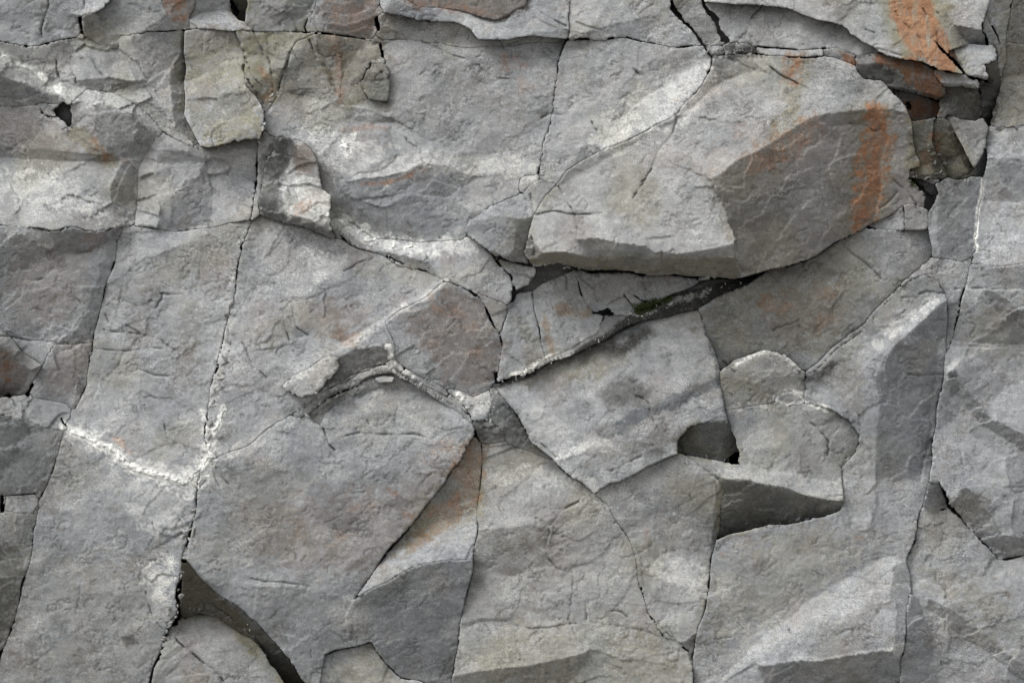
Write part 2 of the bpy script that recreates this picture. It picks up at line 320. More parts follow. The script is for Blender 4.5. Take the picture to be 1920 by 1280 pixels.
# --- centre left
rock("rock_block", "pale blue grey rock with a white crumbly upper edge left of the overhang", 4, .05, .28, 1.04,
 "628,400 652,415 700,450 760,454 868,452 878,447 905,468 930,488 955,514 962,530 956,560 946,566 920,560 900,546 885,540 838,526 800,507 750,496 700,474 642,447 628,442",
 [(.0, .5, "628,400 652,415 700,450 760,454 840,455 800,470 750,475 700,465 640,430"), (.0, -.4, "700,470 760,478 800,490 838,526 800,507 750,497 700,476")])
rock("rock_slab", "broad pale slab with brown patches left of centre", 8, .05, .2, 1.02,
 "472,416 497,406 537,424 600,444 642,449 700,477 750,498 800,509 838,528 800,552 760,577 724,606 735,652 720,684 640,718 560,772 540,778 470,824 402,862 388,830 384,800 398,720 410,690 420,640 436,575 452,500 462,450",
 [(.05, .1, "540,560 640,540 700,590 640,650 560,620"), (-.1, -.2, "530,590 545,610 575,628 560,635 535,615"),
  (.0, -.3, "630,670 660,652 700,648 722,655 736,684 700,692 640,718 600,746 560,760 590,730"), (.0, .45, "725,606 760,580 835,530 815,528 745,575 650,635 560,685 545,700 600,672 650,652 722,625"),
  (.0, .15, "400,860 470,825 540,778 500,720 420,760 385,810")])
rock("rock_flake", "thin pale blue flake with a crumbly rim lying on the broad pale slab", 34, .08, .2, 1.22,
 "524,721 551,700 584,685 604,670 628,667 633,687 625,704 612,722 598,741 564,749 531,734")
rock("rock_block", "brown and purple stained block in the middle of the cliff", 4, -.12, .0, .93,
 "726,606 800,555 840,529 880,543 903,572 926,614 938,642 933,690 925,712 896,735 886,742 858,727 822,702 782,692 748,668",
 [(.1, .25, "724,606 745,590 770,640 830,700 860,728 820,702 780,692 746,668"), (-.25, -.1, "880,543 903,572 926,614 938,642 933,690 915,660 900,600")])
rock("rock_slab", "large smooth grey slab lower left with a sharp edge over a rusty cavity", 20, -.02, .1, 1.0,
 "402,866 470,828 540,782 562,776 640,720 722,688 760,692 800,722 850,762 886,798 893,816 860,865 830,905 780,970 735,1020 700,1070 667,1122 740,1080 800,1056 840,1050 886,1053 876,1100 863,1165 858,1200 851,1255 845,1275 800,1278 752,1271 722,1238 691,1196 612,1230 598,1290 588,1288 532,1224 482,1164 432,1124 378,1085 350,1046 362,990 374,905",
 [(.02, .22, "402,866 470,825 540,780 620,800 700,768 760,762 840,802 890,800 893,816 860,865 800,890 700,870 600,860 480,900"),
  (.0, .55, "545,790 620,768 700,735 760,722 800,733 850,765 886,798 840,802 760,762 700,768 620,800"), (.0, -.05, "562,776 640,720 722,688 742,690 760,705 700,732 620,765 585,790"),
  (.0, .35, "600,752 660,722 735,694 750,700 680,728 610,765"),
  (-.07, -.17, "665,1124 740,1080 800,1055 840,1050 888,1053 876,1100 863,1165 858,1200 851,1255 845,1276 800,1279 752,1272 722,1239 691,1196 660,1208 650,1160"),
  (-.1, -.02, "560,1100 665,1124 650,1160 660,1208 612,1230 590,1288 532,1224 482,1164 450,1100"), (.1, .25, "350,1046 362,960 374,905 400,866 420,900 410,1000 390,1060")])
rock("rock_ledge", "thin curved grey layer stacked above the rim of the smooth lower left slab", 7, .0, .0, .9,
 "546,778 600,746 640,718 700,693 736,685 770,695 822,732 868,774 886,795 866,788 818,748 768,711 738,699 700,706 645,731 606,758 566,786")
rock("rock_ledge", "short broken grey step under the thin curved layer left of centre", 5, .0, .1, .95,
 "578,776 612,756 648,732 668,724 664,738 640,752 618,772 600,796 590,792",
 [(.0, -.5, "578,776 612,756 648,732 650,738 618,762 590,784")])
rock("rock_flake", "thin splintered flake on the upper side of the curved layer left of centre", 10, .0, .2, .95, "612,736 650,706 690,690 716,686 700,694 660,708 630,726")
rock("rock_flake", "narrow splinter at the right end of the curved layer, running down to the dark wedge", 6, .0, .25, .97, "742,690 762,700 806,724 846,752 872,776 862,772 820,742 776,712")
rock("rock_flake", "pale scale of rock lying on the curved layer near its crest", 12, .05, .3, 1.08, "704,712 722,706 742,706 738,716 716,720")
rock("rock_block", "rusty olive hollow rock between the smooth slab and the centre block", -6, -.1, .05, 1.08,
 "893,824 906,838 900,900 896,960 889,1051 840,1048 800,1054 740,1078 668,1122 700,1070 735,1022 782,970 832,905 862,865",
 [(-.1, -.12, "893,824 907,838 900,900 898,930 820,970 750,1020 730,1020 782,970 832,905"), (.1, .5, "730,1020 820,975 898,960 889,1051 840,1048 800,1055 740,1078 668,1122")])
rock("rock_block", "dark blocky wedge stuck in the joint right of the smooth slab", 2, -.15, -.2, .85, "890,792 918,784 930,798 942,820 938,826 914,830 902,827",
 [(.3, .4, "895,790 918,784 930,798 942,820 925,812 905,800")])
rock("mineral_crust", "white crusted rock patch in the middle joint above the dark wedge", 2, .0, .3, 1.05, "852,735 866,740 886,745 918,737 928,745 916,782 892,788 878,768")
# --- under the overhang
rock("rock_flake", "small pale blue flake at the left tip of the black hollow", 0, .05, .22, .95, "936,488 975,494 1002,508 999,522 990,533 966,545 960,535 962,518")
rock("rock_flake", "narrow olive splinter in the joint left of the cracked blue block", -2, .1, .1, .95, "897,550 916,556 940,568 946,590 942,618 934,615 920,588 905,566")
rock("rock_block", "cracked blue grey block left of the ochre spotted block under the overhang", 0, .04, .16, 1.0,
 "960,562 990,549 999,562 1004,592 1011,640 1020,662 1023,676 980,700 936,713 934,700 941,650 947,622 956,592")
rock("rock_block", "pale block with an ochre patch under the black hollow", 2, .0, .16, 1.0,
 "1002,548 1016,536 1050,521 1074,515 1084,547 1093,562 1110,582 1126,597 1126,607 1121,622 1090,641 1070,652 1042,669 1026,674 1020,655 1007,597")
rock("rock_block", "shaded grey block right below the overhang with a curved crack", -10, .0, .08, .92,
 "1082,516 1096,507 1130,507 1200,516 1296,522 1302,528 1268,546 1238,562 1200,573 1188,580 1180,591 1150,593 1146,584 1120,585 1102,574 1092,548")
rock("soil_strip", "dark soil and grit lying in the slanting joint under the overhang", -14, .05, .6, .5,
 "936,716 1024,682 1070,656 1122,627 1128,608 1150,596 1182,594 1200,578 1290,545 1340,530 1380,523 1440,510 1402,532 1352,554 1306,576 1250,592 1200,598 1150,624 1110,648 1025,687")
# --- right of centre
rock("rock_block", "ochre and grey rock tucked behind the lower edge of the overhang at right", -16, -.02, .02, 0.88,
 "1308,579 1354,556 1404,534 1446,510 1512,492 1545,470 1628,428 1643,432 1692,436 1738,430 1747,460 1742,490 1692,530 1640,574 1590,612 1540,662 1504,692 1470,666 1430,660 1380,670 1352,694 1340,650 1320,610",
 [(.0, .3, "1580,455 1600,480 1650,525 1640,535 1600,500 1575,465"), (-.2, .2, "1690,436 1738,430 1747,460 1742,490 1710,470"), (.1, .2, "1440,510 1545,470 1600,520 1560,580 1480,540"), (-.1, -.1, "1310,580 1400,535 1450,600 1430,658 1380,668 1352,690")])
rock("rock_block", "large light block right of centre with dark soft smears", 14, .06, .28, 1.04,
 "930,722 1025,688 1110,650 1150,626 1200,600 1250,594 1306,579 1330,640 1345,700 1356,750 1371,790 1340,788 1290,799 1269,826 1270,848 1225,871 1150,906 1110,925 1070,893 1036,857 1000,830 985,797 950,748",
 [(.0, .14, "1342,715 1358,750 1372,790 1340,788 1290,799 1269,826 1270,848 1225,871 1150,906 1110,925 1070,893 1040,862 1090,850 1150,812 1222,766"),
  (-.9, .0, "1303,578 1312,590 1342,665 1358,732 1374,790 1366,788 1352,745 1340,700 1326,640"), (.15, .45, "1100,655 1200,600 1210,606 1150,650 1060,690 1020,700")])
rock("rock_block", "dark narrow strip of rock between the middle joint and the large light block", -4, -.25, -.05, .9,
 "922,745 930,726 948,748 983,797 998,830 1034,857 1000,850 945,835 938,822 930,798 916,784")
rock("rock_slab", "large pale slab at bottom centre with thin wandering cracks", 8, .02, .15, 1.02,
 "908,838 940,832 1000,852 1036,860 1070,896 1110,928 1140,950 1163,990 1180,1040 1200,1100 1217,1152 1260,1192 1288,1217 1298,1242 1293,1350 850,1350 853,1260 864,1170 882,1100 892,1000 901,900",
 [(.05, .42, "908,838 945,835 1036,858 1110,930 1140,950 1080,940 1020,965 1000,980 960,985 893,995 900,900"), (.0, -.06, "893,995 960,985 1000,980 1030,1020 1035,1060 960,1075 888,1060"),
  (.0, .5, "1000,980 1020,965 1080,940 1085,948 1030,975 1010,995"), (.0, .32, "866,1170 880,1165 930,1160 1080,1160 1200,1180 1260,1195 1290,1225 1298,1250 1260,1250 1110,1220 1000,1245 852,1265"),
  (-.08, -.38, "852,1265 1000,1245 1110,1220 1105,1240 1050,1290 1050,1350 848,1350"), (.0, -.3, "866,1172 900,1160 960,1156 960,1162 900,1170 870,1182")])
rock("rock_block", "grey brown tapering block right of the large bottom centre slab", 4, -.12, .06, .96,
 "1115,927 1150,908 1225,873 1275,851 1318,886 1352,902 1359,925 1351,985 1336,1040 1328,1085 1321,1120 1308,1190 1294,1238 1288,1214 1262,1190 1222,1152 1206,1092 1187,1022 1163,977 1142,949",
 [(-.02, .25, "1195,1030 1215,1050 1270,1030 1335,1045 1325,1100 1310,1180 1280,1200 1250,1195 1225,1155 1210,1100"), (-.3, -.6, "1262,1192 1280,1200 1310,1180 1300,1235 1290,1218"), (-.5, .1, "1340,905 1360,925 1351,985 1336,1040 1328,1060 1342,980")])
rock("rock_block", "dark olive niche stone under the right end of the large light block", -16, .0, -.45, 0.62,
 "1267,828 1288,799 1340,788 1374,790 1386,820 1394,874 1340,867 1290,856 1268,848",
 [(-.5, -.3, "1372,792 1381,820 1385,868 1340,862 1362,825"), (.4, -.1, "1269,828 1290,801 1300,815 1285,850 1270,847")])
rock("rock_block", "arched dark grey rock with a white rim right of the large light block", -4, -.05, -.04, .95,
 "1356,696 1382,672 1430,662 1470,668 1502,696 1512,722 1508,744 1482,731 1452,745 1440,756 1366,766 1352,730",
 [(.1, .3, "1356,696 1382,672 1430,662 1470,668 1502,696 1495,702 1465,680 1430,674 1390,684"), (-.1, -.15, "1400,700 1480,690 1505,735 1450,745 1400,730")])
rock("rock_flake", "small dark lens of rock rimmed with white crust in the right middle", 6, .0, -.1, .92, "1452,745 1466,731 1482,728 1500,738 1510,752 1500,760 1470,757")
rock("rock_block", "light block with a swept lower lip over a dark triangular hollow", 10, .03, .15, 1.03,
 "1366,769 1440,759 1470,760 1502,764 1552,767 1590,786 1607,816 1600,850 1575,878 1572,941 1548,937 1500,926 1450,911 1390,896 1350,892 1310,872 1278,850 1290,855 1340,864 1387,869 1383,822 1373,790",
 [(.05, .6, "1278,850 1340,864 1387,869 1450,882 1540,895 1574,905 1572,941 1548,937 1500,926 1450,911 1390,896 1350,892 1310,872"), (-.2, .0, "1512,770 1552,767 1590,786 1607,816 1600,850 1575,880 1545,852 1550,820")])
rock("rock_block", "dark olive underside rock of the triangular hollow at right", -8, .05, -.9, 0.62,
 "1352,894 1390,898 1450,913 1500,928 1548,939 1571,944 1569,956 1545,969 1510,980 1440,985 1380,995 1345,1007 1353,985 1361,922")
rock("rock_slab", "great ridged slab filling the lower right, its right face dark", 16, .05, .12, 1.0,
 "1506,718 1522,700 1582,646 1642,594 1692,542 1716,522 1742,517 1766,530 1774,560 1773,600 1771,640 1761,700 1756,760 1746,830 1739,900 1722,960 1713,1020 1702,1050 1706,1100 1696,1160 1691,1215 1684,1246 1672,1350 1296,1350 1299,1290 1300,1244 1313,1160 1329,1090 1346,1010 1380,997 1440,988 1510,983 1571,959 1575,940 1578,880 1604,850 1611,815 1592,784 1552,765 1512,752",
 [(.12, .12, "1506,718 1582,645 1642,592 1692,542 1716,522 1742,516 1768,545 1740,575 1700,640 1600,720 1560,765 1510,755"),
  (.0, .0, "1690,545 1716,521 1742,515 1768,532 1775,555 1740,548 1710,540"),
  (.28, .48, "1772,556 1735,562 1690,610 1640,668 1660,668 1700,628 1745,582 1774,566"),
  (-.36, -.1, "1774,566 1745,582 1700,628 1660,668 1640,705 1650,760 1640,830 1650,900 1722,905 1740,850 1757,760 1770,660 1776,590"),
  (.08, .22, "1560,765 1600,720 1640,665 1660,668 1640,705 1650,760 1640,830 1650,900 1640,960 1620,1000 1580,955 1578,880 1604,850 1611,815 1590,785"),
  (-.12, .1, "1650,900 1722,905 1738,900 1720,965 1712,1020 1690,1040 1640,1050 1625,1005 1640,960"),
  (-.12, .25, "1757,640 1773,630 1760,740 1747,830 1738,900 1724,905 1742,800 1752,700"),
  (-.02, .04, "1345,1010 1440,986 1510,981 1575,955 1580,952 1620,1000 1640,1050 1560,1100 1500,1140 1450,1180 1400,1220 1350,1280 1298,1292 1300,1240 1312,1160 1328,1090"),
  (.10, .42, "1640,1050 1690,1040 1702,1055 1704,1100 1690,1120 1660,1130 1580,1150 1500,1180 1430,1222 1350,1290 1330,1290 1400,1220 1450,1180 1500,1140 1560,1100"),
  (-.4, .12, "1672,1060 1704,1050 1706,1100 1696,1160 1690,1215 1684,1246 1672,1230 1680,1150 1668,1110"),
  (.02, .2, "1425,1230 1500,1180 1580,1150 1660,1130 1676,1125 1680,1150 1672,1217 1560,1232 1440,1240"),
  (-.05, -.6, "1420,1237 1440,1240 1560,1232 1672,1217 1685,1246 1672,1350 1480,1350 1440,1290"), (.12, .3, "1298,1292 1350,1282 1420,1237 1440,1290 1480,1350 1295,1350")])
# --- right edge
rock("rock_slab", "smooth bluish strip left of the white veined crack at right", -2, -.28, .05, .98,
 "1752,390 1760,352 1790,340 1832,330 1838,336 1823,470 1801,491 1752,482 1744,442",
 [(.6, .2, "1744,442 1752,390 1760,390 1756,440 1762,484 1752,482")])
rock("rock_slab", "narrow grey strip of rock beside the ridge top at right", 0, -.2, .1, 1.0,
 "1746,484 1802,494 1820,484 1803,540 1788,600 1781,652 1774,640 1776,590 1776,560 1766,528 1742,514 1716,518 1694,536 1694,530",
 [(.3, .4, "1694,532 1746,484 1760,488 1720,515")])
rock("rock_slab", "shaded flat rock at the top of the right edge column", -12, -.1, -.1, 0.62, "1907,-70 1990,-70 1990,80 1888,80 1897,20")
rock("rock_slab", "grey rock in the right edge column between two level cracks", -8, -.1, .0, 0.75,
 "1888,82 1990,82 1990,238 1912,236 1868,232 1862,206 1873,180 1883,148 1886,100", [(.0, -.1, "1888,82 1990,82 1990,145 1884,142"), (.1, .2, "1884,142 1990,146 1990,238 1868,232 1864,206")])
rock("rock_slab", "light rock in the right edge column with bluish bands", 2, .0, .22, 1.03,
 "1850,328 1858,260 1866,236 1912,240 1990,242 1990,492 1824,494 1836,420", [(.0, -.05, "1852,290 1990,310 1990,370 1842,380"), (.0, -.6, "1866,234 1912,239 1912,246 1868,241")])
rock("rock_slab", "big grooved slab at the right edge beside the ridge", 0, .02, .14, 1.0,
 "1822,497 1990,495 1990,1034 1921,1043 1885,1050 1872,1048 1832,1002 1776,952 1766,905 1744,903 1758,760 1774,690 1783,652 1800,570",
 [(.0, .0, "1822,497 1990,495 1990,640 1900,650 1785,640 1800,570"), (.0, .25, "1785,650 1900,655 1990,640 1990,850 1930,810 1860,780 1800,710 1780,690"),
  (-.1, -.35, "1785,690 1800,712 1860,785 1930,820 1990,855 1990,880 1920,845 1850,805 1795,735"), (-.25, -.4, "1772,700 1790,690 1800,730 1785,745"),
  (-.1, -.3, "1850,530 1920,590 1990,640 1990,655 1900,615 1845,550"), (.05, -.45, "1800,905 1850,955 1880,1000 1990,1020 1990,1036 1921,1044 1872,1048 1832,1002 1790,950"), (-.2, -.1, "1744,903 1766,905 1790,950 1776,952")])
rock("rock_slab", "sloping slab in the lower right corner below a stepped crack", -4, .03, .14, .98,
 "1741,908 1764,908 1774,955 1830,1006 1872,1051 1890,1052 1990,1037 1990,1350 1676,1350 1693,1230 1701,1150 1709,1100 1707,1050 1724,962",
 [(-.1, -.3, "1740,1120 1800,1150 1880,1220 1990,1300 1990,1330 1880,1245 1790,1180 1735,1140"), (-.35, -.15, "1707,1110 1720,1120 1760,1250 1760,1350 1676,1350 1693,1230"), (-.3, -.2, "1741,908 1764,908 1774,955 1750,960 1730,945")])
# --- bottom left
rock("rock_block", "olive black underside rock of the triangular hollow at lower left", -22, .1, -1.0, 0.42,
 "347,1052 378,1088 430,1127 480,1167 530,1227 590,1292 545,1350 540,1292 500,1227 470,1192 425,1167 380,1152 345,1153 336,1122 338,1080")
rock("rock_block", "pale cracked block at the bottom left under the dark triangular hollow", -2, .0, .26, 1.02,
 "326,1157 348,1155 380,1155 425,1170 468,1195 498,1230 538,1295 545,1350 262,1350 288,1242 306,1200",
 [(-.15, .05, "300,1230 340,1205 380,1240 430,1300 430,1350 270,1350"), (.0, .35, "330,1157 380,1155 425,1170 470,1197 440,1215 400,1225 350,1200")])
rock("rock_block", "pale yellowish rock showing under the notch at the bottom", -26, .05, .22, 1.02, "600,1290 614,1232 690,1199 720,1241 751,1274 800,1281 846,1278 846,1350 590,1350",
 [(-.3, .0, "600,1290 620,1240 650,1280 640,1350 590,1350")])

# open cracks: half width at start, half width at end, line
CRACKS = [(w0, w1, pts(s)) for w0, w1, s in [
 (1.2, 1.6, "-70,81 0,81 58,85 76,84"), (1.6, .8, "76,84 120,75 148,71"), (4.5, 2.5, "149,42 154,52 156,64"), (.5, .8, "228,66 335,58 357,57"),
 (.7, .7, "357,57 420,56 478,57 600,63 640,66 718,71"), (2.2, 1.2, "590,-10 586,20 577,36"), (1.5, .6, "577,36 570,52 575,62"),
 (1.2, 2.4, "713,2 709,24 702,36"), (3.0, 1.6, "702,38 708,50 713,68"), (1.5, .8, "713,68 718,95 722,122"), (.8, .8, "724,186 692,185 684,172"),
 (.9, .9, "1072,-70 1067,60 1062,80 1052,118"), (1.6, 1.2, "1052,118 1038,180 1028,240 1020,290"), (1.8, 2.4, "1020,290 1013,312 1008,322"), (2.0, 1.0, "976,330 977,350 982,361"),
 (.9, 1.1, "1062,74 1170,71 1240,85 1300,91"), (1.5, 3.6, "1252,-20 1262,16 1276,35"), (3.6, 4.2, "1276,35 1296,58 1312,80"), (3.6, 1.6, "1312,80 1324,95 1336,108"), (1.2, .8, "1336,108 1337,128 1330,138"),
 (1.6, 4.0, "1312,-20 1322,12 1340,38"), (4.0, 4.4, "1340,38 1352,62 1364,80"), (1.0, 1.0, "1364,82 1400,85 1500,92 1560,90 1572,84"), (1.4, 1.2, "1356,100 1412,102 1450,105 1546,109"),
 (.7, .6, "1332,136 1316,160 1287,189 1270,214"), (.6, .6, "1270,214 1222,240 1140,281"), (1.0, 1.1, "1646,100 1680,107 1740,122 1806,138"), (2.0, 4.0, "1752,80 1772,98 1782,108"), (3.5, 3.0, "1782,106 1792,118 1808,136"), (2.0, 2.5, "1808,138 1822,144 1852,152"),
 (1.5, 2.0, "1843,40 1846,70 1846,84"), (1.0, 1.6, "1862,48 1870,70 1873,86"), (1.0, 1.5, "1885,-30 1895,10 1891,25"),
 (1.2, 1.6, "1668,160 1702,174 1730,184 1762,190"), (1.5, 1.0, "1704,335 1745,340 1790,338"), (3.0, 5.0, "1709,342 1722,352 1735,366"), (5.0, 5.5, "1735,366 1744,374 1738,386"), (2.2, 1.4, "1626,427 1644,432 1692,435"), (3.0, 2.0, "1700,196 1706,206"),
 (1.4, 1.4, "504,212 494,240 486,265 481,310 476,350 470,405"), (.8, .8, "-70,423 0,424 90,430 200,431 292,431 380,427 468,413"),
 (.7, .9, "466,425 455,455 446,505 438,560"), (1.2, .9, "430,590 418,645 410,690 398,720"), (1.6, 1.0, "392,750 384,800 388,830"), (.9, 1.2, "376,890 368,930 360,980"), (1.8, 3.0, "360,980 352,1020 344,1050"), (3.0, 3.5, "338,1075 334,1120 336,1150"), (2.6, 1.6, "336,1150 318,1180 304,1210"), (1.4, 1.2, "304,1210 287,1250 270,1340"),
 (.8, 1.2, "210,490 194,550 178,610 170,660"), (1.2, 1.5, "170,660 156,725 142,768"), (1.2, 1.2, "104,862 90,905 78,935"), (1.6, 1.6, "78,935 71,965 55,1035 50,1065"), (1.6, 2.2, "50,1065 34,1125 18,1190 -5,1260"), (3.0, 4.0, "58,722 50,738"), (3.5, 1.0, "20,744 2,747"), (2.5, 1.2, "118,790 124,800"), (1.0, .8, "12,927 70,922"), (3.0, 2.6, "4,930 6,958"),
 (1.3, 1.0, "878,438 900,462 930,490 955,518 962,535"), (1.2, 1.4, "836,527 880,541 903,570 918,598"), (1.6, 1.2, "918,598 936,630 939,648"), (1.0, 1.4, "620,432 650,450 700,475"), (1.4, .9, "700,475 760,492 800,507"),
 (2.6, 1.6, "962,540 958,565 946,570"), (2.0, 1.0, "945,570 950,590 944,620"), (.7, .9, "1001,550 1005,592 1020,660"), (1.4, 1.6, "1078,516 1088,548 1105,577"), (4.0, 4.5, "1112,586 1132,588 1146,587"), (1.4, 1.4, "1128,600 1124,612"),
 (3.0, 1.4, "936,483 990,496 1067,500"), (4.0, 1.2, "1060,502 1130,507 1296,521"), (1.4, 1.2, "1296,521 1380,523 1440,510 1512,491"), (.9, .8, "1512,491 1546,469 1628,427"), (.9, 1.6, "1180,548 1210,562"), (2.0, 1.0, "1172,555 1188,575"),
 (.9, 1.0, "944,745 985,799 1010,832"), (.9, 1.5, "1040,862 1075,897 1112,928"), (1.2, .8, "1112,928 1140,950"), (1.6, 1.2, "1141,952 1156,978"), (.6, .8, "1206,1096 1218,1150"), (1.2, 1.4, "1218,1152 1250,1195 1290,1218"),
 (.8, .8, "907,838 900,900 892,1000"), (.5, .5, "892,1000 880,1100 864,1170 853,1260"), (.8, 1.0, "893,820 832,905 782,970 700,1070 667,1124"), (1.0, 1.4, "880,775 892,792 903,830"), (2.5, 2.0, "928,700 932,714"), (1.0, .8, "885,742 868,728"),
 (1.3, .9, "1338,1035 1326,1090"), (.7, .7, "1326,1090 1312,1160 1300,1240 1292,1350"), (1.0, .8, "1346,1008 1380,996 1440,986"), (1.2, 1.0, "612,1231 690,1197 722,1240 752,1273"), (1.4, 1.2, "752,1273 800,1281 846,1277"),
 (.5, .5, "1505,716 1582,645 1642,593 1694,536"), (.5, .6, "1822,485 1803,540"), (.5, .7, "1803,540 1788,600 1778,660"), (.6, .6, "1772,650 1757,760 1742,900"), (.6, .6, "1722,960 1708,1050 1692,1230"), (1.5, 3.0, "1762,890 1768,912 1776,945"), (2.6, 1.2, "1776,948 1830,1003 1872,1049"), (1.2, .8, "1872,1049 1921,1045 1990,1036"), (1.6, .8, "1738,958 1772,955"),
 (1.0, .8, "1905,240 1870,232"), (.6, .6, "1990,81 1888,81"), (1.4, .8, "102,206 118,214"), (4.5, 6.5, "106,206 120,212"), (6.0, 3.0, "120,212 128,226"), (1.0, 1.2, "66,197 80,213 92,222"), (3.0, 4.5, "432,4 446,24")]]
# hairline cracks inside a block: depth, line
HAIR = [(d, pts(s)) for d, s in [
 (5, "88,-10 90,8 82,30 79,55 82,70"), (4, "160,-20 158,20 152,40"), (4, "107,115 110,135 116,148 121,160"), (4, "133,120 138,140 142,155"), (3, "172,108 180,128 200,150"),
 (4, "442,60 455,95 464,115"), (4, "480,62 492,100 505,115 512,140"), (5, "455,120 462,140 480,180 492,195"), (6, "547,98 540,112 533,130 528,150 524,168"), (4, "552,90 558,105 566,125"), (3, "470,125 480,150 488,165"), (4, "538,26 548,42 556,60 575,63"), (5, "575,66 585,85 591,108"), (3, "455,55 478,58"),
 (5, "715,135 716,150 698,153"), (3, "790,75 830,95 870,112 920,140 968,152"), (4, "1010,18 1030,30 1062,48"), (3, "1082,42 1110,52 1128,58"),
 (5, "1430,12 1410,35 1395,62 1378,80"), (3, "1642,92 1690,104"), (5, "1424,106 1435,122 1460,138 1492,161"), (3, "1366,108 1400,126 1440,138"), (3, "1270,224 1330,224 1390,225"), (3, "1492,161 1530,178"),
 (4, "1268,222 1258,250 1240,275 1215,325 1190,368"), (4, "1004,402 1050,402 1072,402 1130,398"), (3, "1045,350 1062,380 1078,402 1085,435"), (3, "1000,402 998,360"),
 (4, "1594,231 1620,238 1638,248 1652,246"), (3, "1676,338 1700,365 1728,402"), (3, "1713,275 1700,260"),
 (5, "1185,130 1200,140"), (4, "1110,228 1120,245"), (4, "1012,220 1028,213 1050,216"), (3, "800,305 790,290 760,258"),
 (4, "300,549 322,549 334,548"), (3, "290,575 302,560 305,548"), (3, "195,592 205,605 218,610"), (3, "240,610 255,622 270,635"), (3, "195,618 240,625 300,640 340,660"), (4, "310,795 316,820 330,832"), (3, "175,655 230,658 300,655"), (3, "260,690 290,700 320,705"), (3, "230,560 260,570 285,560"),
 (4, "533,590 538,615 545,640"), (4, "545,600 562,618 578,628"), (3, "452,640 470,675 500,708"), (3, "425,590 432,640"), (3, "640,440 700,478"), (3, "645,505 670,490 700,488"), (4, "60,528 78,528"), (3, "0,632 60,640 130,640"), (4, "115,473 150,474 172,471"),
 (5, "605,800 615,830 625,842"), (3, "690,790 705,810"), (3, "640,820 720,812 800,815"), (3, "470,1083 500,1092 560,1098"), (3, "392,870 430,905"), (4, "320,1010 340,1000 352,1012"), (3, "275,1110 290,1160 305,1180"), (3, "150,1090 142,1150"),
 (3, "1002,968 1018,978 1030,1000 1020,1030 1025,1050 1045,1068 1072,1072"), (2, "1072,1072 1075,1110 1062,1160 1085,1200"), (3, "930,1165 950,1162 1000,1178 1080,1165"), (3, "1145,1145 1165,1150 1180,1160"), (3, "1098,1130 1102,1158"), (4, "1080,940 1050,960 1030,985"),
 (4, "1192,744 1205,750 1215,757"), (3, "1218,768 1230,790"), (3, "930,738 955,770 990,805"), (4, "1040,852 1015,830"), (3, "1150,880 1170,870 1200,860"),
 (4, "1505,768 1515,785 1535,805 1552,822 1550,850"), (4, "1585,860 1575,878"), (3, "1690,560 1740,545 1772,552"), (3, "1355,680 1380,695"), (3, "1520,758 1560,772"), (3, "1480,762 1500,755"),
 (3, "1790,542 1840,540 1900,545"), (4, "1700,700 1790,705"), (4, "1475,1170 1485,1190"), (3, "1765,1150 1770,1180"), (4, "1862,85 1864,110"), (3, "1690,1200 1720,1206"),
 (5, "330,1196 352,1212 372,1232 400,1255 430,1290"), (4, "398,1130 425,1150 470,1185 500,1225"), (4, "430,1290 440,1345"), (3, "372,862 395,880 410,910"), (5, "1000,490 1004,470 998,440"), (4, "1298,500 1340,503"), (3, "1240,470 1242,490"),
 (3, "1082,515 1115,540 1118,560 1140,575 1165,563 1172,560"), (4, "1206,515 1210,540"), (3, "1058,520 1062,545"), (3, "968,515 1000,522"), (4, "905,1000 925,985"),
 (3, "1650,385 1680,360"), (3, "1680,20 1690,40 1730,80"), (3, "1760,20 1775,45"), (4, "1735,15 1740,28"), (3, "1625,55 1640,62"), (3, "1450,620 1490,600"), (3, "1580,458 1620,490 1655,525"), (4, "1470,680 1500,700 1510,730")]]

HOLLOWS = [pts(s) for s in ["106,204 118,192 130,200 136,232 122,226 110,216",
 "1003,499 1064,502 1074,509 1050,519 1016,533 1000,547 992,548 968,549 962,566 956,560 962,547 992,534 1001,520 1005,508",
 "1738,371 1748,366 1746,382 1738,390 1733,388"]]

CUTS = [pts(s) for s in ["1334,335 1345,360 1365,400 1376,442 1380,482", "665,1124 740,1080 800,1056 840,1050 886,1053", "1420,1236 1560,1232 1672,1217"]]
# ---------------------------------------------------------------- mineral stains, dirt and crusts with shapes of their own, some painted shade
# kind, strength, soft edge, break-up, closed outline or (half width, line)
STAINS_SHADE = []
def patch(kind, s, soft, brk, outline):
    STAINS_SHADE.append((kind, s, soft, brk, None, pts(outline)))
def streak(kind, s, soft, brk, hw, line):
    STAINS_SHADE.append((kind, s, soft, brk, hw, pts(line)))

patch("olive", .65, 22, .3, "1650,-70 1764,-70 1774,30 1802,80 1808,134 1745,124 1700,108 1656,50")
patch("rust", 1.0, 11, .12, "1669,-70 1744,-70 1749,30 1774,75 1790,118 1782,131 1745,120 1712,98 1688,60 1672,30")
patch("rust", .85, 10, .4, "1640,106 1720,118 1760,140 1774,165 1757,186 1730,178 1700,150 1690,132 1650,116")
patch("rust", .9, 6, .3, "1576,98 1602,104 1608,118 1588,116")
patch("rust", .8, 10, .4, "1690,190 1762,190 1757,210 1712,224")
patch("rust", .84, 14, .5, "1633,200 1657,200 1661,250 1665,300 1653,360 1638,405 1602,425 1606,370 1616,300 1626,250")
patch("olive", .5, 16, .4, "1618,200 1670,205 1672,310 1655,400 1590,440 1592,360 1606,290")
patch("rust", .36, 20, .5, "1395,300 1465,255 1525,222 1532,250 1480,300 1420,322")
patch("olive", .35, 24, .4, "1350,340 1460,260 1420,350 1400,470 1370,440")
patch("rust", .6, 8, .5, "1486,106 1510,106 1500,140 1486,168 1478,150")
streak("rust", .4, 8, .5, 4, "1472,106 1476,150")
